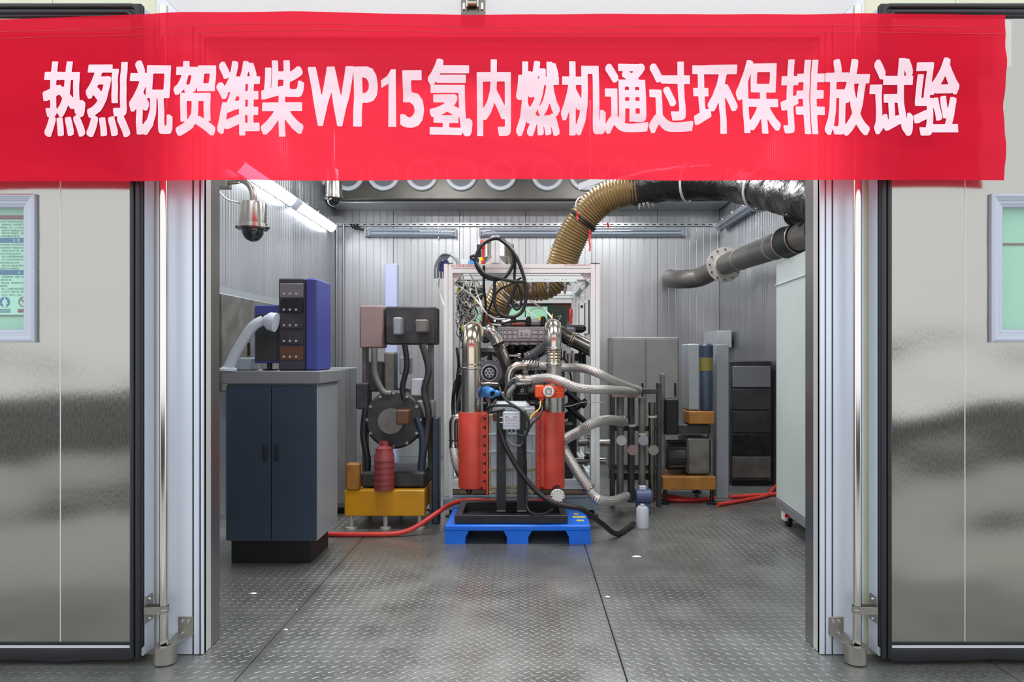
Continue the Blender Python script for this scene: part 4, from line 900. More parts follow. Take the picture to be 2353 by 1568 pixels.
# polished coolant elbows with clamps
Ye = 6.3
e1 = ep('coolant_elbow', MB().tube(smooth([W(1171, 890, Ye), W(1170, 868, Ye), W(1176, 850, Ye), W(1190, 841, Ye), W(1206, 840, Ye), W(1222, 840, Ye+.02)], 8), S(10, Ye), 22), 'stainless')
for px in (1203, 1210, 1216, 1223, 1230): ep('union_ring', MB().torus(W(px, 840, Ye+.02), (1, 0, 0), S(10, Ye), .012, 26, 8), 'chrome', e1)
e2 = ep('coolant_elbow', MB().tube(smooth([W(1171, 935, 6.2), W(1169, 912, 6.15), W(1172, 893, 6.1), W(1184, 879, 6.05), W(1196, 874, 6.0), W(1214, 874, 6.0)], 8), S(12, 6.1), 22), 'stainless')
for px in (1187, 1194, 1200, 1206, 1212): ep('union_ring', MB().torus(W(px, 875, 6.03), (1, -.05, 0), S(12, 6.03), .011, 26, 8), 'stainless_dark', e2)
ep('elbow_flange', MB().lathe([(.065, 0), (.065, .03), (.05, .035)], W(1171, 936, 6.2), (0, 0, 1), 24), 'stainless', e2)
for (a, b, YY) in ((1232, 858, 6.25), (1236, 830, 6.25), (1200, 898, 6.0)):
    ep('wing_bolt', MB().torus(W(a, b, YY), (0, 1, 0), .012, .004, 14, 6).cyl(W(a, b, YY)+Vector((0, 0, .012)), W(a, b-9, YY), .004, n=8), 'chrome', e1)
ep('rubber_hose', MB().tube(smooth([W(1206, 822, 6.6), W(1222, 816, 6.6), W(1240, 804, 6.62), W(1258, 793, 6.7), W(1275, 786, 6.8)], 6), S(10.5, 6.6), 18), 'hose_grey')
ep('hose_clamp', MB().torus(W(1216, 819, 6.6), (1, 0, .4), S(11.5, 6.6), .006, 26, 8), 'chrome')
ep('pipe_nipple', MB().cyl(W(1165, 818, 6.6), W(1195, 818, 6.6), .012, n=12).torus(W(1193, 818, 6.6), (0, 1, 0), .018, .007, 16, 6), 'stainless')
ep('turbo_housing', MB().lathe([(.05, 0), (.09, .02), (.10, .06), (.09, .1), (.05, .12)], W(1225, 905, 6.25), (.1, -.2, 1), 26), 'stainless_dark')
ep('turbo_flange', MB().lathe([(.11, 0), (.11, .015)], W(1222, 926, 6.2), (0, 0, 1), 28), 'stainless_dark')
rp = ep('exhaust_pipe', MB().tube([W(1284, 762, 6.9), W(1304, 776, 6.85), W(1330, 788, 6.8), W(1366, 806, 6.72)], S(17, 6.8), 26), 'stainless_dark')
for a, b in ((1312, 780), (1317, 782)): ep('pipe_band', MB().torus(W(a, b, 6.83), (1, -.1, -.5), S(18, 6.8), .008, 28, 8), 'stainless_warm', rp)
ep('bracket_plate', MB().prism([W(1238, 832, 6.8), W(1240, 822, 6.8), W(1256, 814, 6.8), W(1256, 828, 6.8), W(1250, 836, 6.8)], (0, .01, 0)), 'box_grey')
ep('side_cover', MB().rbox(X(1298, 7.1), X(1345, 7.1), 7.0, 7.4, Z(764, 7.1), Z(748, 7.1), .02), 'engine_black'); ep('side_cover', MB().rbox(X(1298, 7.1), X(1322, 7.1), 6.98, 7.3, Z(775, 7.1), Z(753, 7.1), .02), 'cast_alu_dark')
for k in range(6): ep('side_bracket', MB().rbox(X(1296+k*9, 7.0), X(1301+k*9, 7.0), 6.95, 7.2, Z(830+8*(k % 3), 7.0), Z(806+6*(k % 2), 7.0), .006), random.choice(['cast_alu', 'engine_black', 'cast_alu_dark']))
# panels and posts seen through the stand on the right
for k, (a, b, m_) in enumerate(((1305, 1318, 'wall_metal'), (1319, 1333, 'mid_grey'))):
    tag(MB().rbox(X(a, 8.3), X(b, 8.3), 8.3, 8.35, .22, Z(815, 8.3), .004).build('partition_board', m_), ('pale', 'mid grey')[k]+' upright panel behind the engine right of the orange valve', 'panel', 'upright panels behind the engine')
tag(MB().rbox(X(1310, 7.6), X(1328, 7.6), 7.8, 7.95, .216, Z(902, 7.6), .006).build('steel_column', 'black_paint'), 'dark steel column behind the right red tank', 'column')
br = MB(); 
for (a, b, c, d) in ((1296, 960, 1348, 920), (1300, 930, 1350, 975), (1300, 900, 1345, 935)): br = MB().tube([W(a, b, 7.5), W(c, d, 7.5)], .03, 8); tag(br.build('diagonal_brace', 'engine_black'), ('upper', 'middle', 'lower')[{920: 0, 935: 2, 975: 1}[d]]+' black diagonal brace behind the right red tank', 'brace', 'diagonal braces in the stand')
# a red and white marker on the inner post
tag(MB().lathe([(.016, 0), (.016, .09), (.02, .09), (.02, .17), (.012, .19)], W(1312, 745, 8.5), (0, 0, 1), 12).build('marker_rod', 'red_tag'), 'thin red rod beside the inner post at the window', 'rod')

# ================================================================ HOSES ON THE ENGINE
def hose(name, pts, r, m, label, cat='hose', group=None, n=14, k=8, ends=None):
    t = tag(MB().tube(smooth(pts, k), r, n).build(name, m), label, cat, group)
    return t
def braided(pts, r, label):
    t = thing('braided_hose', pts[0], label, 'hose', 'braided steel hoses')
    q_ = smooth(pts, 9); MB().tube(q_, r, 22).build('sleeve', 'braid', t)
    for i, j in ((0, 1), (-1, -2)):
        MB().lathe([(r*1.05, 0), (r*1.1, .01), (r*1.1, .05), (r*1.02, .055)], q_[i], q_[j]-q_[i], 22).build('ferrule', 'stainless', t)
    return t
braided([W(1210, 875, 6.0), W(1232, 871, 5.97), W(1262, 869, 5.85), W(1288, 876, 5.75), W(1318, 889, 5.75), W(1352, 895, 5.8), W(1400, 896, 5.95), W(1440, 899, 6.4), W(1462, 902, 6.8)], S(10.5, 5.85), 'lower braided steel hose crossing in front of the orange valve')
braided([W(1226, 840, 6.32), W(1250, 841, 6.32), W(1290, 845, 6.35), W(1335, 846, 6.2), W(1370, 856, 6.05), W(1405, 874, 6.15), W(1440, 888, 6.5), W(1470, 898, 6.85)], S(10, 6.3), 'upper braided steel hose running right past the stack pipe')
braided([W(1288, 1016, 6.3), W(1310, 1003, 6.3), W(1335, 990, 6.25), W(1362, 973, 6.2), W(1400, 966, 6.4), W(1435, 970, 6.8)], S(12, 6.25), 'braided steel hose rising from behind the right red tank')
braided([W(1285, 1010, 6.35), W(1305, 1048, 6.3), W(1330, 1090, 6.22), W(1352, 1122, 6.12), W(1362, 1138, 6.05), W(1378, 1150, 6.0), W(1410, 1152, 6.2), W(1440, 1140, 6.6)], S(11.5, 6.2), 'braided steel hose slanting down to the right foot of the stand')
t_ = braided([W(1043, 1018, 6.25), W(1043, 1040, 6.22), W(1048, 1065, 6.2), W(1060, 1092, 6.2)], S(9.5, 6.2), 'short braided hose dropping behind the left red tank')
MB().tube(smooth([W(1058, 962, 6.25), W(1050, 960, 6.25), W(1043, 968, 6.25), W(1042, 985, 6.25), W(1043, 1018, 6.25)], 6), S(10, 6.25), 20).build('steel_elbow', 'stainless', t_)
MB().torus(W(1043, 1012, 6.25), (0, 0, 1), S(11, 6.25), .006, 24, 8).build('elbow_clamp', 'black_plastic', t_)
MB().torus(W(1352, 1122, 6.1), (.5, 0, -1), S(13, 6.1), .01, 24, 8).build('hose_fitting', 'stainless', en)
# couplings on the right by the post
for k, (a, b, YY) in enumerate(((1358, 1018, 6.7), (1350, 1060, 6.8))):
    t_ = thing('pipe_coupling', W(a, b, YY), 'small steel pipe coupling by the right post, %s one' % ('upper', 'lower')[k], 'coupling', 'pipe couplings at the right post')
    MB().lathe([(.035, -.12), (.035, -.03), (.05, -.03), (.05, .0), (.04, .0), (.04, .05), (.055, .05), (.055, .07), (.035, .07), (.035, .18)], W(a, b, YY), (1, 0, 0), 22).build('coupling_body', 'stainless_dark', t_)
    MB().lathe([(.015, 0), (.015, .07), (.03, .07), (.03, .085)], W(a, b, YY), (0, -.2, 1), 12).build('cock', 'stainless_dark', t_)

# ================================================================ CHARGE COOLER ON ITS BLACK STAND AND BLUE PALLET
# pallet
YPf, YPb = 5.54, 6.26; px0, px1 = X(1022, YPf), X(1358, YPf); pt = Z(1208, YPf)
pa = thing('plastic_pallet', ((px0+px1)/2, (YPf+YPb)/2, 0), 'bright blue plastic pallet on the steel floor under the engine cooler', 'pallet')
MB().rbox(px0, px1, YPf, YPb, pt-.045, pt, .008).build('deck', 'pallet_blue', pa)
for a, b in ((1022, 1069), (1165, 1214), (1308, 1358)):
    x0, x1 = X(a, YPf), X(b, YPf)
    for y in (YPf+.002, YPf+.29, YPb-.15):
        c = .012; f0 = 0 if a == 1022 else .028; f1 = 0 if b == 1358 else .028
        z0, z1 = 0, pt-.044
        vs = [(x0+0, y, z0), (x1-0, y, z0), (x1, y+.15, z0), (x0, y+.15, z0), (x0, y, z1-.05), (x1, y, z1-.05), (x1, y+.15, z1-.05), (x0, y+.15, z1-.05), (x0-f0, y, z1), (x1+f1, y, z1), (x1+f1, y+.15, z1), (x0-f0, y+.15, z1)]
        MB().add(vs, [(3, 2, 1, 0), (0, 1, 5, 4), (1, 2, 6, 5), (2, 3, 7, 6), (3, 0, 4, 7), (4, 5, 9, 8), (5, 6, 10, 9), (6, 7, 11, 10), (7, 4, 8, 11), (8, 9, 10, 11)]).build('block_foot', 'pallet_blue', pa)
ym = MB()
for a, b, c_, d in ((1319, 1183, 1330, 1180), (1316, 1190, 1345, 1187), (1325, 1198, 1342, 1195)):
    y0, y1 = (H-pt)*F/(a*0+c_*0+b-HY), (H-pt)*F/(d-HY); 
    MB().rbox(X(a, y0), X(c_, y0), min(y0, y1), max(y0, y1), pt-.001, pt+.0008, .0003).build('yellow_marking', 'yellow', pa)
# black steel stand
bs = thing('cooler_stand', (X(1175, 5.7), 5.8, pt), 'black welded steel stand bolted on the blue pallet', 'stand')
sx0, sx1 = X(1045, 5.6), X(1304, 5.6); sy0, sy1 = 5.58, 6.16; sh = .07
for nm, q_ in (('rail', (sx0, sx1, sy0, sy0+.07)), ('rail', (sx0, sx1, sy1-.07, sy1)), ('rail', (sx0, sx0+.06, sy0+.072, sy1-.072)), ('rail', (sx1-.06, sx1, sy0+.072, sy1-.072))):
    MB().rbox(q_[0], q_[1], q_[2], q_[3], pt+.001, pt+.001+sh, .005).build(nm, 'black_paint', bs)
MB().box(sx0+.06, sx1-.06, sy0+.071, sy1-.071, pt+.001, pt+.008).build('tray', 'engine_black', bs)
YU = 5.70
for a, b in ((1141, 1162), (1188, 1210)):
    x0, x1 = X(a, YU), X(b, YU); z0, z1 = pt+.072, Z(946, YU)
    MB().prism([(x0, YU, z0), (x1, YU, z0), (x1, YU+.07, z0), (x1-.008, YU+.07, z0), (x1-.008, YU+.008, z0), (x0+.008, YU+.008, z0), (x0+.008, YU+.07, z0), (x0, YU+.07, z0)], (0, 0, z1-z0)).build('upright', 'black_paint', bs)
    for zz in (1042, 1083): MB().lathe([(.013, 0), (.013, .004), (.008, .006)], ((x0+x1)/2-.002, YU, Z(zz, YU)), (0, -1, 0), 12).build('bolt', 'black_paint', bs)
    MB().rbox(x0, x1, YU-.004, YU, z0, z0+.012, .001).build('weld_foot', 'machine_grey', bs)
MB().rbox(X(1143, YU), X(1209, YU), YU-.007, YU-.001, Z(992, YU), Z(944, YU), .003).build('mount_plate', 'black_paint', bs)
# cooler: core, tanks, pipes
YCo = 5.80
ck = thing('charge_cooler', (X(1176, YCo), 6.0, Z(1140, YCo)), 'grey finned charge cooler with two red half-round tanks and steel stack pipes', 'cooler')
cx0, cx1, cz0, cz1 = X(1122.5, YCo), X(1231, YCo), Z(1134, YCo), Z(952, YCo)
co_ = MB().rbox(cx0, cx1, YCo+.012, YCo+.30, cz0, cz1, .004).build('core', 'tank_grey', ck)
for i, (py, m_) in enumerate(((956, 'rust_edge'), (998, 'tank_grey'), (1038, 'tank_grey'), (1080, 'rust_edge'), (1121, 'rust_edge'), (1131, 'rust_edge'))):
    MB().rbox(cx0, cx1, YCo-.006, YCo+.014, Z(py+2.6, YCo), Z(py-2.6, YCo), .003).build('core_rib', m_, co_)
for px in (1125, 1143.5, 1176, 1210, 1225.5, 1229.5): MB().rbox(X(px-1.8, YCo), X(px+1.8, YCo), YCo-.004, YCo+.014, cz0, cz1, .003).build('core_rib', 'tank_grey' if px > 1130 else 'rust_edge', co_)
MB().rbox(X(1125, YCo), X(1226, YCo), YCo+.02, YCo+.28, Z(1146, YCo), cz0, .012).build('sump', 'tank_grey', ck)
copies(MB().lathe([(.010, 0), (.010, -.015), (.006, -.017)], (0, 0, 0), (0, 0, 1), 6), 'core_bolt', 'tank_grey', [(X(p, YCo), YCo+.01, cz0) for p in (1127, 1175, 1222)], ck)
MB().rbox(cx0+.01, X(1217, YCo), YCo+.03, YCo+.28, cz1-.002, Z(926, YCo), .03).build('header_tank', 'tank_grey', ck)
MB().rbox(X(1205, YCo), X(1230, YCo), YCo+.0, YCo+.27, cz1-.002, Z(938, YCo), .008).build('header_step', 'tank_grey', ck)
for (px, fx, r_, side) in ((1086, (1117, 1122), 32.3, -1), (1266.5, (1232, 1237), 31, 1)):
    Yt = 5.93; cxx = X(px, Yt); r = S(r_, Yt); z0, z1 = Z(1119, Yt), Z(947, Yt); xf0, xf1 = sorted((X(fx[0], YCo), X(fx[1], YCo)))
    tk = MB().lathe([(r*.93, -.006), (r, .002), (r, z1-z0-.006), (r*.97, z1-z0)], (cxx, Yt, z0), (0, 0, 1), 40).build('tank', 'red_paint', ck)
    xi = xf0 if side < 0 else xf1
    MB().rbox(min(cxx, xi), max(cxx, xi), YCo+.035, Yt+r*.9, z0+.012, z1-.012, .006).build('tank_web', 'red_paint', tk)
    MB().rbox(xf0, xf1, YCo-.022, Yt+r, z0-.04, z1+.012, .003).build('tank_flange', 'red_paint', tk)
    xb = X(1113.5, YCo) if side < 0 else X(1236, YCo)
    MB().rbox(xb-.018, xb+.018, YCo+.005, YCo+.03, z0, z1, .003).build('bolt_strip', 'red_paint', tk)
    copies(MB().lathe([(.012, 0), (.012, -.01), (.007, -.012), (.007, -.02)], (0, 0, 0), (0, 1, 0), 8), 'flange_bolt', 'black_plastic', [(xb, YCo+.005, Z(962+k*20.6, YCo)) for k in range(8)], tk)
Yt = 5.93
MB().lathe([(.03, 0), (.03, -.03), (.02, -.03), (.02, -.05)], (X(1078, Yt), Yt-.03, Z(1120, Yt)), (0, 0, 1), 12).build('drain_plug', 'black_plastic', ck)
MB().rbox(X(1133, YCo), X(1145, YCo), YCo-.012, YCo-.004, Z(968, YCo), Z(951, YCo), .005).build('lifting_eye', 'rust_red', ck)
# left stack
xl = X(1083, Yt); r = S(22, Yt)
lp = MB().cyl((xl, Yt, Z(948, Yt)), (xl, Yt, Z(846, Yt)), r, n=36).build('stack_pipe', 'stainless', ck)
zz = Z(846, Yt); R_ = .17
MB().tube([(xl, Yt, zz), (xl, Yt, Z(806, Yt))]+[(xl, Yt+R_*(1-math.cos(math.radians(a))), Z(806, Yt)+R_*math.sin(math.radians(a))) for a in range(9, 91, 9)]+[(xl, Yt+R_+.18, Z(806, Yt)+R_)], r*.98, 32).build('stack_elbow', 'stainless_warm', lp)
MB().lathe([(r*1.08, -.012), (r*1.12, -.006), (r*1.12, .006), (r*1.08, .012)], (xl, Yt, Z(847, Yt)), (0, 0, 1), 36).build('pipe_clamp', 'stainless', lp)
MB().torus((xl, Yt, Z(838, Yt)), (0, 0, 1), r, .004, 36, 6).build('weld_ring', 'stainless_dark', lp)
MB().lathe([(r*1.10, -.012), (r*1.16, -.006), (r*1.16, .006), (r*1.10, .012)], (xl, Yt+R_+.06, Z(806, Yt)+R_), (0, 1, 0), 36).build('pipe_clamp', 'stainless_warm', lp)
MB().lathe([(r*1.22, 0), (r*1.22, .012)], (xl, Yt, Z(950, Yt)), (0, 0, 1), 36).build('pipe_collar', 'bracket_steel', lp)
# right stack with bellows, cone and motor valve
xr = X(1273, Yt); rA = S(21, Yt)
rp = MB().cyl((xr, Yt, Z(950, Yt)), (xr, Yt, Z(908, Yt)), rA*1.02, n=36).build('stack_pipe', 'stainless', ck)
MB().lathe([(S(20.5, Yt), 0), (S(20, Yt), .03), (S(16.5, Yt), .17), (S(16.5, Yt), .19)], (xr, Yt, Z(890, Yt)), (0, 0, 1), 36).build('stack_cone', 'bracket_steel', rp)
z0 = Z(838, Yt); z1 = Z(803, Yt); n = 40
MB().lathe([(S(15.4, Yt)+(.0035*math.sin(i*2*math.pi/8)), (z1-z0)*i/n) for i in range(n+1)], (xr, Yt, z0), (0, 0, 1), 36).build('bellows', 'stainless_warm', rp)
for py in (838, 801): MB().lathe([(S(17.5, Yt), -.012), (S(19, Yt), -.006), (S(19, Yt), .006), (S(17.5, Yt), .012)], (xr, Yt, Z(py, Yt)), (0, 0, 1), 36).build('pipe_clamp', 'stainless', rp)
rB = S(17, Yt); ze = Z(790, Yt); R_ = .15
MB().tube([(xr, Yt, Z(801, Yt)), (xr, Yt, ze)]+[(xr, Yt+R_*(1-math.cos(math.radians(a))), ze+R_*math.sin(math.radians(a))) for a in range(9, 91, 9)]+[(xr, Yt+R_+.7, ze+R_)], rB, 32).build('stack_elbow', 'stainless', rp)
MB().lathe([(rB*1.12, -.012), (rB*1.2, -.006), (rB*1.2, .006), (rB*1.12, .012)], (xr, Yt+R_+.05, ze+R_), (0, 1, 0), 36).build('pipe_clamp', 'stainless_warm', rp)
MB().torus((xr+.06, Yt+R_+.04, ze+R_+.085), (0, 1, 0), .012, .004, 14, 6).cyl((xr+.06, Yt+R_+.04, ze+R_+.075), (xr+.045, Yt+R_+.04, ze+R_+.05), .005, n=8).build('wing_bolt', 'chrome', rp)
# orange motor valve
Yv = 5.76
vv = thing('motor_valve', W(1262, 918, Yv), 'bright orange motor valve with a white round dial on the right stack', 'valve')
MB().rbox(X(1229, Yv), X(1252, Yv), Yv-.03, Yv+.09, Z(914, Yv), Z(886, Yv), .010).build('motor_housing', 'actuator_orange', vv)
MB().rbox(X(1250, Yv), X(1274, Yv), Yv-.02, Yv+.085, Z(915, Yv), Z(888, Yv), .008).build('gear_housing', 'actuator_orange', vv)
fb = MB().rbox(X(1273, Yv), X(1296, Yv), Yv+.0, Yv+.085, Z(914, Yv), Z(889, Yv), .006).build('heat_sink', 'actuator_orange', vv)
for k in range(5): MB().rbox(X(1273.5, Yv), X(1296, Yv), Yv-.018, Yv+.002, Z(891+k*5.2+2.6, Yv), Z(891+k*5.2, Yv), .002).build('fin', 'actuator_orange', fb)
dc = W(1260, 899, Yv)
MB().lathe([(S(15, Yv), 0), (S(15, Yv), -.03), (S(14, Yv), -.038)], dc+Vector((0, -.01, 0)), (0, 1, 0), 36).build('dial_boss', 'actuator_orange', vv)
dl_ = MB().lathe([(S(12.6, Yv), -.036), (S(12.6, Yv), -.044), (S(12, Yv), -.046)], dc+Vector((0, -.01, 0)), (0, 1, 0), 36).build('dial', 'white_paint', vv)
MB().torus(dc+Vector((0, -.0565, 0)), (0, 1, 0), S(6.3, Yv), .003, 28, 6).build('dial_ring', 'black_plastic', dl_)
copies(MB().cyl((0, 0, 0), (0, -.002, 0), .003, n=8), 'dial_screw', 'black_plastic', [dc+Vector((math.cos(a)*S(9.8, Yv), -.0555, math.sin(a)*S(9.8, Yv))) for a in [math.pi/4+math.pi/2*i for i in range(4)]]+[dc+Vector((0, -.0555, 0))], dl_)
MB().lathe([(.022, 0), (.022, -.02), (.014, -.022), (.014, -.05)], (X(1244, Yv), Yv+.03, Z(914, Yv)), (0, 0, 1), 16).build('cable_gland', 'actuator_orange', vv)
# blue transmitter
Yb = 5.92; bc = W(1128, 904, Yb)
bt = thing('blue_transmitter', W(1124, 915, Yb), 'blue pressure transmitter hanging beside the left stack pipe', 'transmitter')
MB().lathe([(.042, .1), (.046, .09), (.046, .0), (.036, -.01), (.034, -.03), (.024, -.032), (.024, -.02), (.001, -.02)], bc, (-.55, 1, .18), 26).build('case', 'sensor_blue', bt)
MB().cyl(bc+Vector((.005, -.012, -.002)), bc+Vector((.012, -.026, -.004)), .0225, n=20).build('lens', 'black_gloss', bt)
MB().lathe([(.02, 0), (.026, .01), (.026, .03), (.018, .03), (.018, .05)], bc+Vector((.03, .03, .0)), (1, -.1, 0), 14).build('conduit_port', 'sensor_blue', bt)
MB().lathe([(.012, 0), (.012, .03)], bc+Vector((.08, .025, 0)), (1, -.1, 0), 10).build('gland', 'bracket_steel', bt)
MB().rbox(bc.x-.085, bc.x-.03, bc.y+.03, bc.y+.11, bc.z-.04, bc.z+.05, .012).build('backing', 'sensor_blue', bt)
MB().tube(smooth([bc+Vector((-.02, .02, -.04)), bc+Vector((-.015, .02, -.06)), bc+Vector((-.01, .02, -.085))], 5), .008, 8).build('red_lead', 'red_cable', bt)
# control box with print and glands
Yx = 5.64
cx_ = thing('junction_box', W(1175, 988, Yx), 'pale grey square junction box with printed label on the black uprights', 'box')
MB().rbox(X(1155, Yx), X(1195, Yx), Yx, Yx+.052, Z(988, Yx), Z(946.5, Yx), .008).build('case', 'box_grey', cx_)
MB().rbox(X(1155.5, Yx), X(1194.5, Yx), Yx-.012, Yx-.0005, Z(987.5, Yx), Z(947, Yx), .006).build('lid', 'box_grey', cx_)
lb = MB().rbox(X(1158.5, Yx), X(1191.5, Yx), Yx-.0135, Yx-.0115, Z(976, Yx), Z(955.5, Yx), .0005).build('label_plate', 'label_print', cx_)
rb = random.Random(5)
for k in range(6):                       # fine print, too small to read: a row of short strokes per line
    a = 1160.0; tx = MB(); hgt = 2.2 if k == 0 else 1.3
    while a < 1189:
        w_ = rb.uniform(.8, 2.6)
        if not (k == 0 and 1168 < a < 1177): tx.box(X(a, Yx), X(min(a+w_, 1190), Yx), Yx-.0139, Yx-.0134, Z(957.2+k*3.1+hgt, Yx), Z(957.2+k*3.1, Yx))
        a += w_+rb.uniform(.5, 1.3)
    tag(tx.build('print_line', 'ink', lb, flat=True), kind='stuff')
copies(MB().cyl((0, 0, 0), (0, -.002, 0), .005, n=10), 'lid_screw', 'bracket_steel', [(X(a, Yx), Yx-.012, Z(b, Yx)) for a in (1157.5, 1192.5) for b in (949.3, 985)], cx_)
copies(MB().lathe([(.011, 0), (.011, -.012), (.007, -.014), (.007, -.024)], (0, 0, 0), (0, 0, 1), 10), 'gland', 'chrome', [(X(a, Yx), Yx+.025, Z(988, Yx)) for a in (1165, 1175, 1185)], cx_)
copies(MB().lathe([(.011, 0), (.011, -.012), (.007, -.014), (.007, -.024)], (0, 0, 0), (1, 0, 0), 10), 'side_gland', 'chrome', [(X(1155, Yx), Yx+.025, Z(b, Yx)) for b in (960, 972)], cx_)
# white blank flange at the foot
wf = thing('blank_flange', W(1281, 1157, 5.62), 'round white bolted blank flange below the right red tank', 'flange'); fc = W(1281, 1140, 5.62)
MB().lathe([(S(15.2, 5.62), 0), (S(16.3, 5.62), -.004), (S(16.3, 5.62), -.02), (S(15.5, 5.62), -.024), (.002, -.024)], fc, (0, 1, 0), 36).build('disc', 'white_paint', wf)
copies(MB().lathe([(.007, 0), (.007, -.006)], (0, 0, 0), (0, 1, 0), 8), 'bolt', 'chrome', [fc+Vector((math.cos(a)*S(14.2, 5.62), -.024, math.sin(a)*S(14.2, 5.62))) for a in [2*math.pi*i/12 for i in range(12)]], wf)
MB().tube(smooth([fc+Vector((0, .0, 0)), fc+Vector((0, .12, 0)), fc+Vector((0, .25, .03)), fc+Vector((0, .31, .09)), fc+Vector((0, .31, .105))], 5), .035, 16).build('stub_pipe', 'black_plastic', wf)

# ================================================================ CABLES
hose('drain_hose', [W(1148, 985, 5.66), W(1160, 1022, 5.63), W(1185, 1068, 5.6), W(1215, 1110, 5.57), W(1243, 1138, 5.54), W(1270, 1155, 5.50), W(1305, 1164, 5.48), W(1335, 1170, 5.49), W(1362, 1188, 5.52), W(1385, 1205, 5.6), (X(1420, 5.7), 5.75, .03), (X(1460, 6.0), 6.1, .03)], .021, 'black_rubber_matte', 'thick black hose slanting from the junction box down to the floor')
hose('water_hose', [(-1.9, 5.78, .022), (-1.35, 5.76, .022), (-1.0, 5.78, .04), W(1006, 1178, 5.9), W(1030, 1162, 6.1), W(1060, 1152, 6.2), W(1100, 1150, 6.22), W(1150, 1155, 6.22), W(1200, 1156, 6.22), W(1252, 1149, 6.22), W(1275, 1140, 6.25)], .020, 'red_cable', 'red rubber hose crossing behind the black stand feet')
# black cable coils hanging on the mast
def coil(name, pts, r, label, group, closed=False, k=8):
    return tag(MB().tube(smooth(pts, k, closed), r, 12, closed=closed).build(name, 'cable_black'), label, 'cable', group)
Yh = 6.28
coil('hanging_cable', [W(1132, 549, Yh), W(1108, 563, Yh), W(1094, 590, Yh), W(1096, 612, Yh), W(1110, 632, Yh), W(1132, 642, Yh), W(1158, 638, Yh), W(1176, 615, Yh), W(1180, 590, Yh), W(1172, 568, Yh), W(1155, 552, Yh)], .017, 'upper black cable loop hung over the mast', 'black cables hung on the mast', True)
coil('hanging_cable', [W(1150, 552, Yh-.03), W(1168, 566, Yh-.03), W(1186, 590, Yh-.03), W(1200, 625, Yh-.03), W(1206, 650, Yh-.03), W(1208, 690, Yh-.03), W(1198, 718, Yh-.03), W(1175, 729, Yh-.03), W(1150, 722, Yh-.03), W(1136, 695, Yh-.03), W(1137, 645, Yh-.03)], .016, 'long black cable loop sagging to the lower big bight', 'black cables hung on the mast')
coil('hanging_cable', [W(1085, 594, Yh), W(1092, 600, Yh), W(1103, 617, Yh-.03), W(1118, 632, Yh-.05), W(1150, 641, Yh-.05), W(1180, 647, Yh-.05), W(1206, 648, Yh-.05)], .014, 'black cable running from the left coil end to the sensor strip', 'black cables hung on the mast')
coil('hanging_cable', [W(1180, 575, Yh+.02), W(1184, 600, Yh+.02), W(1182, 640, Yh+.02), W(1186, 655, Yh)], .012, 'short straight black cable down from the coil', 'black cables hung on the mast')
coil('hanging_cable', [W(1186, 655, Yh), W(1176, 680, Yh), W(1165, 705, Yh), W(1162, 712, Yh)], .014, 'slanting black cable tail inside the lower loop', 'black cables hung on the mast')
coil('hanging_cable', [W(1186, 652, Yh), W(1179, 675, Yh), W(1178, 700, Yh), W(1186, 711, Yh), W(1195, 706, Yh), W(1198, 685, Yh), W(1193, 662, Yh)], .012, 'small tight black cable loop inside the lower bight', 'black cables hung on the mast', True)
coil('hanging_cable', [W(1198, 638, Yh), W(1175, 652, Yh), W(1150, 665, Yh), W(1138, 678, Yh), W(1128, 700, Yh+.1), W(1122, 722, Yh+.2), W(1128, 738, Yh+.3), W(1150, 745, Yh+.4), W(1180, 738, Yh+.4), W(1215, 738, Yh+.5)], .011, 'black cable curling from the coil to the engine top', 'black cables hung on the mast')
coil('hanging_cable', [W(1084, 597, Yh), W(1082, 590, Yh), W(1090, 588, Yh), W(1097, 596, Yh), W(1096, 604, Yh)], .013, 'small black cable curl at the left of the coil', 'black cables hung on the mast')
coil('hanging_cable', [W(1112, 610, Yh+.06), W(1112, 660, Yh+.1), W(1116, 700, Yh+.2), W(1112, 730, Yh+.3), W(1108, 760, Yh+.4)], .012, 'dark cable dropping from the coil to the left stack', 'black cables hung on the mast')
whites = [([(1040, 650), (1060, 662), (1085, 680), (1103, 700), (1118, 720), (1140, 733), (1165, 733)], .009), ([(1080, 629), (1090, 650), (1096, 675), (1106, 700), (1107, 715)], .007), ([(1107, 715), (1090, 732), (1076, 745), (1071, 757)], .007), ([(1128, 666), (1115, 690), (1100, 712)], .005), ([(1010, 640), (1008, 660), (1016, 690), (1022, 705)], .006),
          ([(1125, 660), (1155, 685), (1178, 706)], .005), ([(1138, 655), (1165, 676), (1200, 706), (1235, 730)], .005), ([(1215, 690), (1240, 705), (1262, 722), (1270, 738)], .007), ([(1088, 765), (1105, 754), (1125, 746), (1150, 748)], .009), ([(1205, 735), (1225, 710), (1250, 712), (1266, 730)], .005), ([(1062, 628), (1066, 655), (1055, 672), (1038, 676)], .007)]
wl = ['long white cable falling diagonally across the left of the stand', 'white cable hanging from the beam left of the loops', 'white cable curving down to the left stack elbow', 'thin white wire left of the cable loops', 'white cable looping outside the left post', 'thin white wire crossing the duct behind the lower loop', 'thin white wire slanting across the big lower loop', 'white wire running down to the right stack elbow', 'white cable arching from the left stack to the manifold', 'thin white wire over the back window sheet', 'white cable curling below the red lettering']
for (p, r), l in zip(whites, wl): hose('white_cable', [W(a, b, 6.55+.1*math.sin(i*1.3)) for i, (a, b) in enumerate(p)], r, 'cable_white', l, 'cable', 'white cables in the stand', n=8)
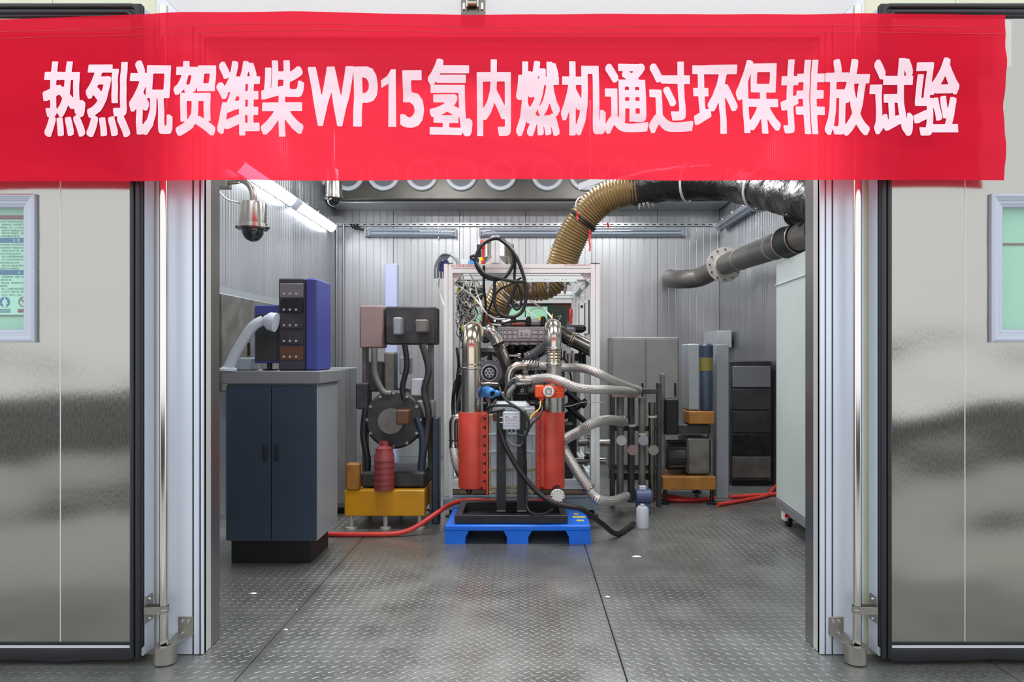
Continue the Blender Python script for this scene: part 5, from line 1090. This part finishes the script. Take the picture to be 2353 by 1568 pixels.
# tangle of fine wires in the upper left of the stand
wt = MB(); rnd = random.Random(3)
for k in range(60):
    a, b = rnd.uniform(1050, 1092), rnd.uniform(660, 755); Y0 = rnd.uniform(6.6, 7.4); pts = [W(a, b, Y0)]
    for j in range(4): a += rnd.uniform(-16, 22); b += rnd.uniform(-18, 20); a = min(1112, max(1049, a)); b = min(762, max(648, b)); Y0 += rnd.uniform(-.1, .1); pts.append(W(a, b, Y0))
    wt.tube(smooth(pts, 4), rnd.choice([.0025, .003, .004]), 5)
w_ = tag(wt.build('wire_tangle', 'wire_silver'), 'tangle of fine silver wires in the upper left of the stand', 'wires', kind='stuff')
wt = MB()
for k in range(40):
    a, b = rnd.uniform(1050, 1095), rnd.uniform(640, 760); Y0 = rnd.uniform(6.9, 7.5); pts = [W(a, b, Y0)]
    for j in range(4): a += rnd.uniform(-12, 14); b += rnd.uniform(-4, 26); a = min(1110, max(1049, a)); b = min(800, b); pts.append(W(a, b, Y0+rnd.uniform(-.1, .1)))
    wt.tube(smooth(pts, 4), rnd.choice([.006, .009]), 6)
tag(wt.build('wire_tangle', 'cable_black'), 'tangle of black wires behind the silver ones in the stand', 'wires', kind='stuff')
tag(MB().rbox(X(1066, 7.6), X(1112, 7.6), 7.6, 7.9, Z(692, 7.6), Z(652, 7.6), .03).build('filter_box', 'machine_dark'), 'dark box hanging in the upper left of the stand behind the wires', 'box')
tag(MB().rbox(X(1050, 7.9), X(1064, 7.9), 7.9, 8.0, Z(712, 7.9), Z(672, 7.9), .01).build('terminal_board', 'mid_grey'), 'pale board behind the wires near the left post', 'board')
tag(MB().prism([W(1112, 645, 7.7), W(1134, 645, 7.7), W(1134, 664, 7.7)], (0, .02, 0)).build('folded_sheet', 'box_grey'), 'pale triangular sheet behind the cable loops', 'sheet')
for k, (a, b, YY) in enumerate(((1096, 752, 6.45), (1268, 728, 6.6), (1240, 733, 6.6), (1052, 667, 6.6), (1063, 757, 6.6), (1092, 692, 6.7))):
    tag(MB().rbox(X(a-2.5, YY), X(a+2.5, YY), YY-.008, YY+.008, Z(b+4, YY), Z(b-4, YY), .003).lathe([(.004, 0), (.004, .03)], W(a, b, YY), (.2, 0, 1), 6).build('cable_tag', 'yellow'), ['yellow cable tag above the left stack elbow', 'yellow cable tag above the right stack elbow', 'yellow cable tag on the manifold right end', 'yellow cable tag by the left post under the gusset', 'yellow cable tag left of the left stack elbow', 'yellow cable tag in the wire tangle'][k], 'tag', 'yellow cable tags')
hose('red_lead', [W(1112, 725, 6.6), W(1120, 730, 6.6), W(1125, 742, 6.6), W(1130, 745, 6.6)], .010, 'red_cable', 'short red lead above the polished charge elbow', 'cable', n=8)
# cables on the cooler
hose('control_cable', [W(1120, 940, 5.72), W(1130, 934, 5.68), W(1150, 932, 5.66), W(1178, 934, 5.65), W(1200, 946, 5.62), W(1213, 962, 5.6), W(1214, 985, 5.6), W(1205, 1002, 5.6), W(1190, 1000, 5.6)], .011, 'cable_black', 'black cable sweeping over the junction box to its right side', 'cable', 'control cables at the junction box', n=10)
hose('control_cable', [W(1148, 890, 5.8), W(1152, 905, 5.75), W(1165, 922, 5.7), W(1186, 935, 5.64), W(1205, 950, 5.6), W(1216, 968, 5.58)], .010, 'cable_black', 'black cable from the transmitter to the bundle right of the box', 'cable', 'control cables at the junction box', n=10)
hose('control_cable', [W(1244, 926, 5.74), W(1246, 940, 5.68), W(1238, 958, 5.62), W(1222, 975, 5.58), W(1210, 998, 5.58), W(1204, 1020, 5.6), W(1208, 1060, 5.66), W(1209, 1120, 5.66), W(1211, 1165, 5.62), W(1224, 1180, 5.57), W(1250, 1181, 5.57), W(1270, 1170, 5.56)], .010, 'cable_black', 'black cable from the orange valve down the right upright', 'cable', 'control cables at the junction box', n=10)
hose('control_cable', [W(1118, 918, 5.85), W(1124, 930, 5.75), W(1120, 945, 5.72), W(1130, 948, 5.68), W(1146, 944, 5.66), W(1160, 942, 5.66)], .010, 'cable_black', 'black cable from the blue transmitter to the top of the box', 'cable', 'control cables at the junction box', n=10)
hose('control_cable', [W(1165, 994, 5.66), W(1167, 1008, 5.64), W(1178, 1022, 5.62), W(1195, 1024, 5.62), W(1204, 1010, 5.6), W(1208, 990, 5.6)], .008, 'cable_grey', 'grey cable looping under the junction box', 'cable', 'control cables at the junction box', n=8)
hose('control_cable', [W(1140, 920, 5.85), W(1132, 932, 5.8), W(1126, 945, 5.76)], .012, 'cable_black', 'short thick black cable below the blue transmitter', 'cable', 'control cables at the junction box', n=10)
hose('earth_wire', [W(1242, 922, 5.72), W(1240, 938, 5.68), W(1230, 948, 5.64), W(1222, 955, 5.6), W(1219, 963, 5.58)], .005, 'yellow_wire', 'thin yellow earth wire from the orange valve', 'wire', n=8)
hose('left_loom', [W(1060, 860, 6.2), W(1048, 878, 6.25), W(1043, 900, 6.25), W(1041, 930, 6.3), W(1042, 960, 6.3)], .016, 'cable_black', 'black loom beside the left post at the stack pipe', 'cable', n=10)
for k in range(5): hose('left_hose', [W(1050+k*2, 800+k*14, 6.8), W(1054+k, 840+k*14, 6.75), W(1050, 880+k*14, 6.8), W(1056+k, 930+k*12, 6.85)], .014, ['cable_black', 'hose_grey', 'stainless_dark', 'engine_black', 'cable_grey'][k], ['black', 'mid grey', 'steel', 'dull black', 'pale grey'][k]+' hose in the shadow behind the left stack pipe', 'hose', 'hoses behind the left stack', n=8)
tag(MB().rbox(X(1050, 7.0), X(1068, 7.0), 6.95, 7.1, Z(935, 7.0), Z(880, 7.0), .02).build('left_bracket', 'cast_alu'), 'cast bracket between left post and stack pipe', 'bracket')
hose('tie_wire', [W(1297, 935, 5.95), W(1315, 932, 6.1), W(1340, 925, 6.3), W(1385, 925, 6.38)], .004, 'wire_silver', 'thin tie wire from the right stack to the post', 'wire', n=6)

# ================================================================ EQUIPMENT LEFT OF THE ENGINE
Y1 = 4.98
c0, c1 = X(518, Y1), X(728, Y1)
kb = thing('control_cabinet', ((c0+c1)/2, Y1+.28, 0), 'dark navy control cabinet left of the engine, caught light painted as a grey side', 'cabinet')
MB().rbox(c0+.02, c1-.06, Y1+.05, Y1+.5, 0, Z(1246, Y1), .004).build('plinth', 'engine_black', kb)
MB().rbox(c0, c1, Y1+.02, Y1+.55, Z(1246, Y1)+.001, Z(883, Y1), .006).build('body', 'cab_side', kb)  # paler than the navy front: light caught by the side put into its colour
xm = (c0+c1)/2
for a, b in ((c0+.004, xm-.002), (xm+.002, c1-.004)):
    d_ = MB().rbox(a, b, Y1-.002, Y1+.019, Z(1244, Y1)+.004, Z(886, Y1), .004).build('cabinet_door', 'navy', kb)
    hx = b-.05 if a < xm-.1 else a+.03
    MB().rbox(hx, hx+.02, Y1-.022, Y1-.003, Z(1060, Y1), Z(1020, Y1), .005).build('handle', 'black_plastic', d_)
MB().rbox(c0-.02, c1+.03, Y1-.02, Y1+.57, Z(882.5, Y1), Z(853, Y1), .006).build('worktop', 'worktop_grey', kb)
zt = Z(853, Y1)
rk = thing('instrument_rack', (X(686, Y1+.2), Y1+.3, zt), 'dark instrument rack with a blue side pillar on the navy cabinet', 'rack')
ya = Y1+.12
MB().rbox(X(640, ya), X(702, ya), ya, ya+.35, zt+.001, Z(640, ya), .008).build('case', 'dark_violet', rk)
MB().rbox(X(702, ya)+.001, X(729, ya), ya-.01, ya+.36, zt+.001, Z(640, ya), .012).build('side_pillar', 'indigo', rk)
for k in range(5):
    m_ = ['worktop_grey', 'black_gloss', 'machine_dark', 'machine_dark', 'brown_box'][k]
    f_ = MB().rbox(X(644, ya), X(698, ya), ya-.012, ya, Z(684+k*36, ya), Z(652+k*36, ya), .004).build('module', m_, rk)
    for j in range(3): MB().lathe([(.008, 0), (.008, -.01)], (X(654+j*14, ya), ya-.012, Z(676+k*36, ya)), (0, 1, 0), 10).build('knob', 'strap_white', f_)
mo = thing('monitor', (X(600, ya), ya+.1, zt), 'dark blue-edged monitor on the navy cabinet', 'monitor')
MB().rbox(X(578, ya), X(638, ya), ya+.05, ya+.09, Z(835, ya), Z(700, ya), .008).build('bezel', 'indigo', mo)
MB().rbox(X(582, ya), X(634, ya), ya+.045, ya+.051, Z(830, ya), Z(722, ya), .002).build('screen', 'machine_dark', mo)
MB().rbox(X(596, ya), X(620, ya), ya+.06, ya+.2, zt+.001, zt+.012, .003).cyl((X(608, ya), ya+.1, zt+.01), (X(608, ya), ya+.1, zt+.2), .018, n=12).build('foot', 'black_plastic', mo)
ar = thing('extraction_hose', (X(525, Y1), Y1+.1, zt), 'white extraction hose slanting up from the navy cabinet worktop', 'hose')
pa_ = [W(524, 848, Y1+.02), W(548, 800, Y1+.02), W(580, 752, Y1+.02), W(606, 736, Y1+.04)]
MB().tube(smooth(pa_, 6), .036, 16).build('tube', 'box_grey', ar); MB().lathe([(.06, 0), (.06, .015), (.04, .03)], (W(524, 848, Y1+.02).x, Y1+.02, zt), (0, 0, 1), 20).build('base', 'box_grey', ar)
MB().lathe([(.03, 0), (.065, .04), (.07, .09)], pa_[-1], (1, 0, -.2), 20).build('head', 'box_grey', ar)
tag(MB().rbox(X(530, ya), X(572, ya), ya+.02, ya+.22, zt+.001, Z(822, ya), .01).build('meter_box', 'steel_bluegrey'), 'small blue-grey meter box on the cabinet worktop', 'box')
tr = thing('cable_tray', (XL+.1, 6.4, 2.1), 'pale cable tray fixed along the left wall', 'tray')
MB().prism([(XL+.004, 5.3, 2.04), (XL+.12, 5.3, 2.04), (XL+.12, 5.3, 2.12), (XL+.115, 5.3, 2.12), (XL+.115, 5.3, 2.046), (XL+.004, 5.3, 2.046)], (0, 3.6, 0)).build('trough', 'cab_side', tr)
for k in range(4): MB().rbox(XL+.004, XL+.11, 5.5+k, 5.54+k, 1.98, 2.04, .003).build('support', 'bracket_steel', tr)
wc2 = thing('wall_cabinet', (XL+.17, 6.3, 1.2), 'dark grey wall cabinet behind the monitor on the left wall', 'cabinet')
MB().rbox(XL+.004, XL+.32, 5.7, 6.9, 1.2, 2.02, .008).build('body', 'worktop_grey', wc2)
for y0, y1 in ((5.71, 6.295), (6.305, 6.89)):
    d_ = MB().rbox(XL+.321, XL+.338, y0, y1, 1.21, 2.01, .004).build('cabinet_door', 'machine_grey', wc2); MB().rbox(XL+.339, XL+.355, y1-.06, y1-.03, 1.5, 1.62, .004).build('handle', 'black_plastic', d_)
# tall pale pillar cabinet and pale blue column further back
pc = thing('pillar_cabinet', (X(775, 6.6), 6.75, 0), 'slim light grey pillar cabinet behind the navy cabinet', 'cabinet')
MB().rbox(X(742, 6.6), X(800, 6.6), 6.6, 6.95, .06, Z(846, 6.6), .006).build('body', 'cab_side', pc); MB().rbox(X(746, 6.6), X(796, 6.6), 6.585, 6.6, .1, Z(850, 6.6), .004).build('pillar_door', 'mid_grey', pc); MB().rbox(X(746, 6.6), X(796, 6.6), 6.63, 6.92, 0, .06, .004).build('plinth', 'engine_black', pc)
pb = thing('blue_column', (X(898, 9.2), 9.2, 0), 'pale blue upright column near the back wall left of the stand', 'column')
MB().rbox(X(884, 9.2), X(912, 9.2), 9.2, 9.36, .02, Z(606, 9.2), .01).build('column_body', 'pale_blue', pb); MB().rbox(X(876, 9.2), X(920, 9.2), 9.14, 9.42, 0, .02, .004).build('foot_plate', 'bracket_steel', pb)
# dynamometer on yellow base
Y2 = 6.0; 
dy = thing('dynamometer', (X(885, Y2), Y2+.3, 0), 'grey dynamometer machine on a yellow steel base left of the stand', 'machine')
bx0_, bx1_ = X(791, Y2), X(976, Y2); bz0, bz1 = Z(1187, Y2), Z(1127, Y2)
MB().rbox(bx0_, bx1_, Y2, Y2+.09, bz0, bz1, .008).build('base_beam', 'yellow_paint', dy); MB().rbox(bx0_, bx1_, Y2+.75, Y2+.84, bz0, bz1, .008).build('base_beam', 'yellow_paint', dy)
MB().rbox(bx0_+.01, bx1_-.01, Y2+.091, Y2+.749, bz0+.03, bz1-.01, .006).build('base_deck', 'yellow_paint', dy)
for x in (bx0_+.05, (bx0_+bx1_)/2, bx1_-.05):
    for y in (Y2+.045, Y2+.79): MB().lathe([(.05, 0), (.05, .015), (.02, .02), (.02, bz0)], (x, y, 0), (0, 0, 1), 16).build('foot', 'flange_pale', dy)
MB().rbox(X(795, Y2), X(826, Y2), Y2-.01, Y2+.08, bz1+.001, Z(1066, Y2), .01).build('yellow_bracket', 'ochre', dy)
MB().rbox(X(828, Y2+.1), X(978, Y2+.1), Y2+.1, Y2+.7, bz1+.001, Z(1085, Y2+.1), .02).build('bed', 'machine_dark', dy)
st_ = MB().lathe([(.24, 0), (.26, .02), (.26, .1), (.23, .12), (.23, .38), (.26, .4), (.26, .48), (.22, .5)], (X(905, Y2+.15), Y2+.15, Z(965, Y2+.15)), (0, 1, 0), 40).build('stator_housing', 'machine_dark', dy)
for i in range(12):
    a = 2*math.pi*i/12; MB().lathe([(.014, 0), (.014, -.014)], (X(905, Y2+.15)+math.cos(a)*.235, Y2+.15, Z(965, Y2+.15)+math.sin(a)*.235), (0, 1, 0), 8).build('stator_bolt', 'bracket_steel', st_)
MB().lathe([(.09, 0), (.09, -.06), (.06, -.07), (.06, -.12), (.11, -.12), (.11, -.15)], (X(905, Y2+.15), Y2+.15, Z(965, Y2+.15)), (0, 1, 0), 28).build('shaft_flange', 'machine_grey', dy)
MB().lathe([(.085, 0), (.085, .30), (.075, .32), (.075, .36), (.04, .38), (.04, .42)], (X(882, Y2), Y2+.02, bz1+.002), (0, 0, 1), 26).build('red_pump', 'motor_red', dy)
for k in range(5): MB().lathe([(.09, 0), (.09, .012)], (X(882, Y2), Y2+.02, bz1+.05+k*.05), (0, 0, 1), 26).build('pump_fin', 'motor_red', dy)
MB().rbox(X(912, Y2), X(942, Y2), Y2-.04, Y2+.1, Z(975, Y2), Z(942, Y2), .01).build('gear_box', 'brown_box', dy)
MB().rbox(X(826, Y2+.3), X(880, Y2+.3), Y2+.3, Y2+.5, Z(800, Y2+.3), Z(702, Y2+.3), .012).build('signal_box', 'terracotta_grey', dy)
MB().rbox(X(884, Y2+.3), X(1000, Y2+.3), Y2+.32, Y2+.62, Z(792, Y2+.3), Z(704, Y2+.3), .012).build('drive_box', 'machine_dark', dy)
for a in (840, 990): MB().rbox(X(a-6, Y2+.4), X(a+6, Y2+.4), Y2+.36, Y2+.44, Z(1085, Y2+.4), Z(790, Y2+.4), .006).build('upright', 'machine_grey', dy)
for k, (a, b, c_, d, m_) in enumerate(((905, 925, 730, 770, 'cab_side'), (955, 985, 735, 765, 'machine_grey'), (850, 880, 830, 900, 'machine_dark'), (885, 910, 810, 940, 'machine_grey'), (920, 945, 820, 860, 'cab_side'), (945, 975, 870, 910, 'strap_white'), (820, 850, 880, 940, 'machine_dark'), (940, 1000, 920, 960, 'mid_grey'))):
    MB().rbox(X(a, Y2+.25), X(b, Y2+.25), Y2+.2, Y2+.34, Z(d, Y2+.25), Z(c_, Y2+.25), .012).build('instrument', m_, dy)
for k, (p, r, m_) in enumerate((([(860, 800), (862, 860), (880, 900), (900, 905)], .03, 'machine_grey'), ([(930, 792), (935, 840), (925, 890), (930, 920)], .025, 'cable_black'), ([(970, 792), (985, 850), (975, 900), (985, 960), (970, 1060)], .03, 'machine_dark'), ([(840, 940), (835, 1000), (845, 1060), (840, 1100)], .03, 'cable_black'), ([(958, 960), (972, 1010), (968, 1080)], .035, 'navy'))):
    MB().tube(smooth([W(a, b, Y2+.16) for a, b in p], 6), r, 12).build('pipework', m_, dy)
tag(MB().rbox(X(992, 6.2), X(1008, 6.2), 6.2, 6.35, 0, Z(960, 6.2), .01).build('navy_post', 'navy'), 'dark navy post between the dynamometer and the stand', 'post')

# ================================================================ EQUIPMENT RIGHT OF THE ENGINE
Y3 = 7.0
sk = thing('conditioning_skid', (X(1585, Y3), Y3+.3, 0), 'dark pump skid with ochre base frame right of the stand', 'machine')
MB().rbox(X(1522, Y3), X(1646, Y3), Y3, Y3+.08, Z(1127, Y3), Z(1096, Y3), .008).build('base_beam', 'ochre', sk); MB().rbox(X(1522, Y3), X(1646, Y3), Y3+.62, Y3+.7, Z(1127, Y3), Z(1096, Y3), .008).build('base_beam', 'ochre', sk)
MB().rbox(X(1524, Y3), X(1644, Y3), Y3+.081, Y3+.619, Z(1122, Y3), Z(1100, Y3), .006).build('base_deck', 'ochre', sk)
for a in (1530, 1638):
    for y in (Y3+.04, Y3+.66): MB().lathe([(.05, 0), (.05, .015), (.02, .02), (.02, Z(1127, Y3))], (X(a, Y3), y, 0), (0, 0, 1), 14).build('foot', 'black_plastic', sk)
zb = Z(1096, Y3)+.001
pm = MB().lathe([(.13, 0), (.15, .02), (.15, .34), (.13, .36), (.06, .37), (.06, .45)], (X(1540, Y3), Y3+.3, zb+.17), (1, 0, 0), 30).build('pump_motor', 'machine_dark', sk)
for i in range(10): a = 2*math.pi*i/10; MB().rbox(X(1545, Y3), X(1605, Y3), Y3+.3+math.cos(a)*.16-.006, Y3+.3+math.cos(a)*.16+.006, zb+.17+math.sin(a)*.16-.006, zb+.17+math.sin(a)*.16+.006, .002).build('motor_fin', 'machine_dark', pm)
MB().rbox(X(1585, Y3), X(1643, Y3), Y3+.1, Y3+.55, zb, Z(1010, Y3), .02).build('pump_casing', 'machine_grey', sk)
MB().rbox(X(1530, Y3), X(1560, Y3), Y3+.02, Y3+.2, Z(1000, Y3), Z(918, Y3), .01).build('black_unit', 'engine_black', sk)
MB().rbox(X(1584, Y3), X(1644, Y3), Y3+.02, Y3+.3, Z(976, Y3), Z(946, Y3), .01).build('ochre_unit', 'ochre', sk)
MB().rbox(X(1535, Y3), X(1640, Y3), Y3+.1, Y3+.5, Z(1000, Y3), Z(978, Y3), .01).build('shelf', 'machine_dark', sk)
for a in (1528, 1640): MB().rbox(X(a-5, Y3), X(a+5, Y3), Y3+.1, Y3+.16, zb, Z(860, Y3), .005).build('frame_post', 'machine_grey', sk)
MB().rbox(X(1586, Y3), X(1614, Y3), Y3+.1, Y3+.4, Z(945, Y3), Z(790, Y3), .012).build('tank', 'cab_side', sk)
fp = MB().lathe([(.062, 0), (.062, .48), (.05, .5)], (X(1629, Y3), Y3+.1, Z(945, Y3)), (0, 0, 1), 22).build('filter_column', 'navy', sk)
MB().lathe([(.066, 0), (.066, .13)], (X(1629, Y3), Y3+.1, Z(853, Y3)), (0, 0, 1), 22).build('filter_band', 'olive_yellow', fp); MB().lathe([(.068, 0), (.068, .12), (.05, .14)], (X(1629, Y3), Y3+.1, Z(822, Y3)), (0, 0, 1), 22).build('filter_head', 'navy', fp)
wc = thing('pale_column', (X(1660, 7.2), 7.25, 0), 'pale grey upright post beside the pump skid', 'post')
MB().rbox(X(1646, 7.2), X(1675, 7.2), 7.2, 7.33, .02, Z(792, 7.2), .006).build('column_shaft', 'cab_side', wc); MB().rbox(X(1640, 7.2), X(1681, 7.2), 7.16, 7.37, 0, .02, .004).build('column_foot', 'machine_grey', wc)
# grey cabinets along the right back
gc = thing('grey_cabinet', (X(1465, 8.4), 8.6, 0), 'mid grey equipment cabinet between the stand and the pump skid', 'cabinet')
MB().rbox(X(1405, 8.4), X(1560, 8.4), 8.4, 8.8, .08, Z(775, 8.4), .008).build('body', 'mid_grey', gc)
for a, b in ((1408, 1482), (1485, 1557)):
    d_ = MB().rbox(X(a, 8.4), X(b, 8.4), 8.38, 8.399, .12, Z(779, 8.4), .004).build('cabinet_door', 'mid_grey', gc); MB().rbox(X(b-8, 8.38), X(b-4, 8.38), 8.36, 8.38, Z(910, 8.4), Z(880, 8.4), .003).build('handle', 'black_plastic', d_)
MB().rbox(X(1408, 8.4), X(1557, 8.4), 8.43, 8.77, 0, .08, .004).build('plinth', 'engine_black', gc)
pr = thing('pipe_rack', (X(1440, 6.9), 6.95, 0), 'dark steel pipe rack with valves just right of the stand', 'rack')
for a in (1408, 1515): MB().rbox(X(a-5, 6.9), X(a+5, 6.9), 6.9, 6.97, 0, Z(880, 6.9), .005).build('rack_post', 'machine_dark', pr)
for b in (900, 985, 1075): MB().rbox(X(1409, 6.9), X(1515, 6.9), 6.91, 6.96, Z(b+6, 6.9), Z(b-6, 6.9), .005).build('rack_beam', 'machine_dark', pr)
for k, (a, m_) in enumerate(((1425, 'machine_grey'), (1450, 'machine_dark'), (1475, 'machine_grey'), (1498, 'stainless_dark'))):
    v_ = MB().cyl((X(a, 6.85), 6.85, .06), (X(a, 6.85), 6.85, Z(895+10*k, 6.85)), .035, n=16).build('riser_pipe', m_, pr)
    MB().lathe([(.05, 0), (.05, .02)], (X(a, 6.85), 6.85, Z(960+20*(k % 3), 6.85)), (0, 0, 1), 16).build('pipe_flange', 'flange_pale', v_)
    MB().lathe([(.03, 0), (.03, -.05), (.05, -.05), (.05, -.06)], (X(a, 6.85), 6.82, Z(1010+22*(k % 2), 6.85)), (0, 1, 0), 16).build('valve_wheel', ['strap_white', 'terracotta_grey', 'cab_side', 'bracket_steel'][k], v_)
MB().rbox(X(1400, 6.9), X(1462, 6.9), 6.72, 6.8, Z(912, 6.9), Z(884, 6.9), .01).build('sample_panel', 'terracotta_grey', pr)
bm = thing('blue_motor', (X(1475, 6.6), 6.65, 0), 'small blue electric motor on the floor by the pipe rack', 'motor')
MB().lathe([(.06, 0), (.07, .01), (.07, .14), (.05, .16)], (X(1462, 6.6), 6.65, .16), (1, 0, 0), 22).build('motor_body', 'blue_motor', bm); MB().rbox(X(1464, 6.6), X(1496, 6.6), 6.6, 6.7, 0, .1, .006).build('motor_foot', 'blue_motor', bm); MB().rbox(X(1470, 6.6), X(1486, 6.6), 6.62, 6.68, .22, .26, .006).build('terminal_cover', 'box_grey', bm)
tag(MB().lathe([(.055, 0), (.055, .16), (.04, .18), (.02, .18), (.02, .2)], (X(1476, 6.1), 6.1, 0), (0, 0, 1), 20).build('white_canister', 'strap_white'), 'small white canister on the floor right of the pallet', 'canister')
dk = thing('rear_rack', (X(1720, 8.0), 8.1, 0), 'dark grey equipment rack in the back right corner', 'rack')
MB().rbox(X(1680, 8.0), X(1775, 8.0), 8.02, 8.5, .06, Z(830, 8.0), .008).build('case', 'machine_dark', dk)
for k in range(5): MB().rbox(X(1684, 8.0), X(1771, 8.0), 8.0, 8.019, Z(890+k*52, 8.0), Z(842+k*52, 8.0), .004).build('rack_module', ['worktop_grey', 'machine_dark', 'machine_dark', 'engine_dark', 'machine_grey'][k], dk)
MB().rbox(X(1684, 8.0), X(1771, 8.0), 8.05, 8.45, 0, .06, .004).build('plinth', 'engine_black', dk)
lb_ = thing('duct_box', (X(1666, 9.6), 10, 1.7), 'pale duct box mounted high on the right back wall', 'box')
MB().rbox(X(1650, 9.6), X(1682, 9.6), 9.6, YB-.005, Z(800, 9.6), Z(760, 9.6), .01).build('box_body', 'strap_white', lb_)
for k, (p, l) in enumerate(((([(1490, 1142), (1560, 1150), (1640, 1146), (1720, 1140), (1790, 1136)]), 'red hose lying on the floor from the stand to the pale cabinet'), (([(1650, 1160), (1700, 1152), (1760, 1140), (1775, 1126), (1790, 1112)]), 'red hose curling up behind the pale cabinet'), (([(1480, 1128), (1530, 1140), (1600, 1150)]), 'short red hose in front of the pump skid'))):
    pts = []
    for a, b in p:
        YY = (H-.02)*F/(b-HY)
        pts.append(Vector((X(a, YY), YY, .021)))
    hose('floor_hose', pts, .02, 'red_cable', l, group='red hoses on the floor')
# litter on the steel floor
for k, (a, b, w_, l) in enumerate(((582, 1366, 16, 'crumpled white scrap on the floor near the left jamb'), (1396, 1374, 13, 'small white scrap beside the right floor joint'), (657, 1450, 10, 'pale scrap beside the left floor joint'), (682, 1404, 5, 'tiny white crumb on the left floor joint'), (1463, 1281, 22, 'thin white sliver on the floor right of the pallet'))):
    YY = H*F/(b-HY); x = X(a, YY); hw = S(w_, YY)/2; mbx = MB(); n = 8
    ring = [(x+math.cos(2*math.pi*i/n)*hw*(1+.3*noise.noise(Vector((i*3.1, k, 0)))), YY+math.sin(2*math.pi*i/n)*hw*.6*(1+.3*noise.noise(Vector((i*1.7, k, 5)))), .004) for i in range(n)]
    mbx.add(ring+[(p[0], p[1], .0045+.006*abs(noise.noise(Vector((i*2.3, k, 9))))) for i, p in enumerate(ring)]+[(x, YY, .012)], [tuple(range(n))[::-1]]+[(i, (i+1) % n, n+(i+1) % n, n+i) for i in range(n)]+[(n+i, n+(i+1) % n, 2*n) for i in range(n)])
    tag(mbx.build('paper_scrap', 'paper'), l, 'scrap', 'scraps on the floor')
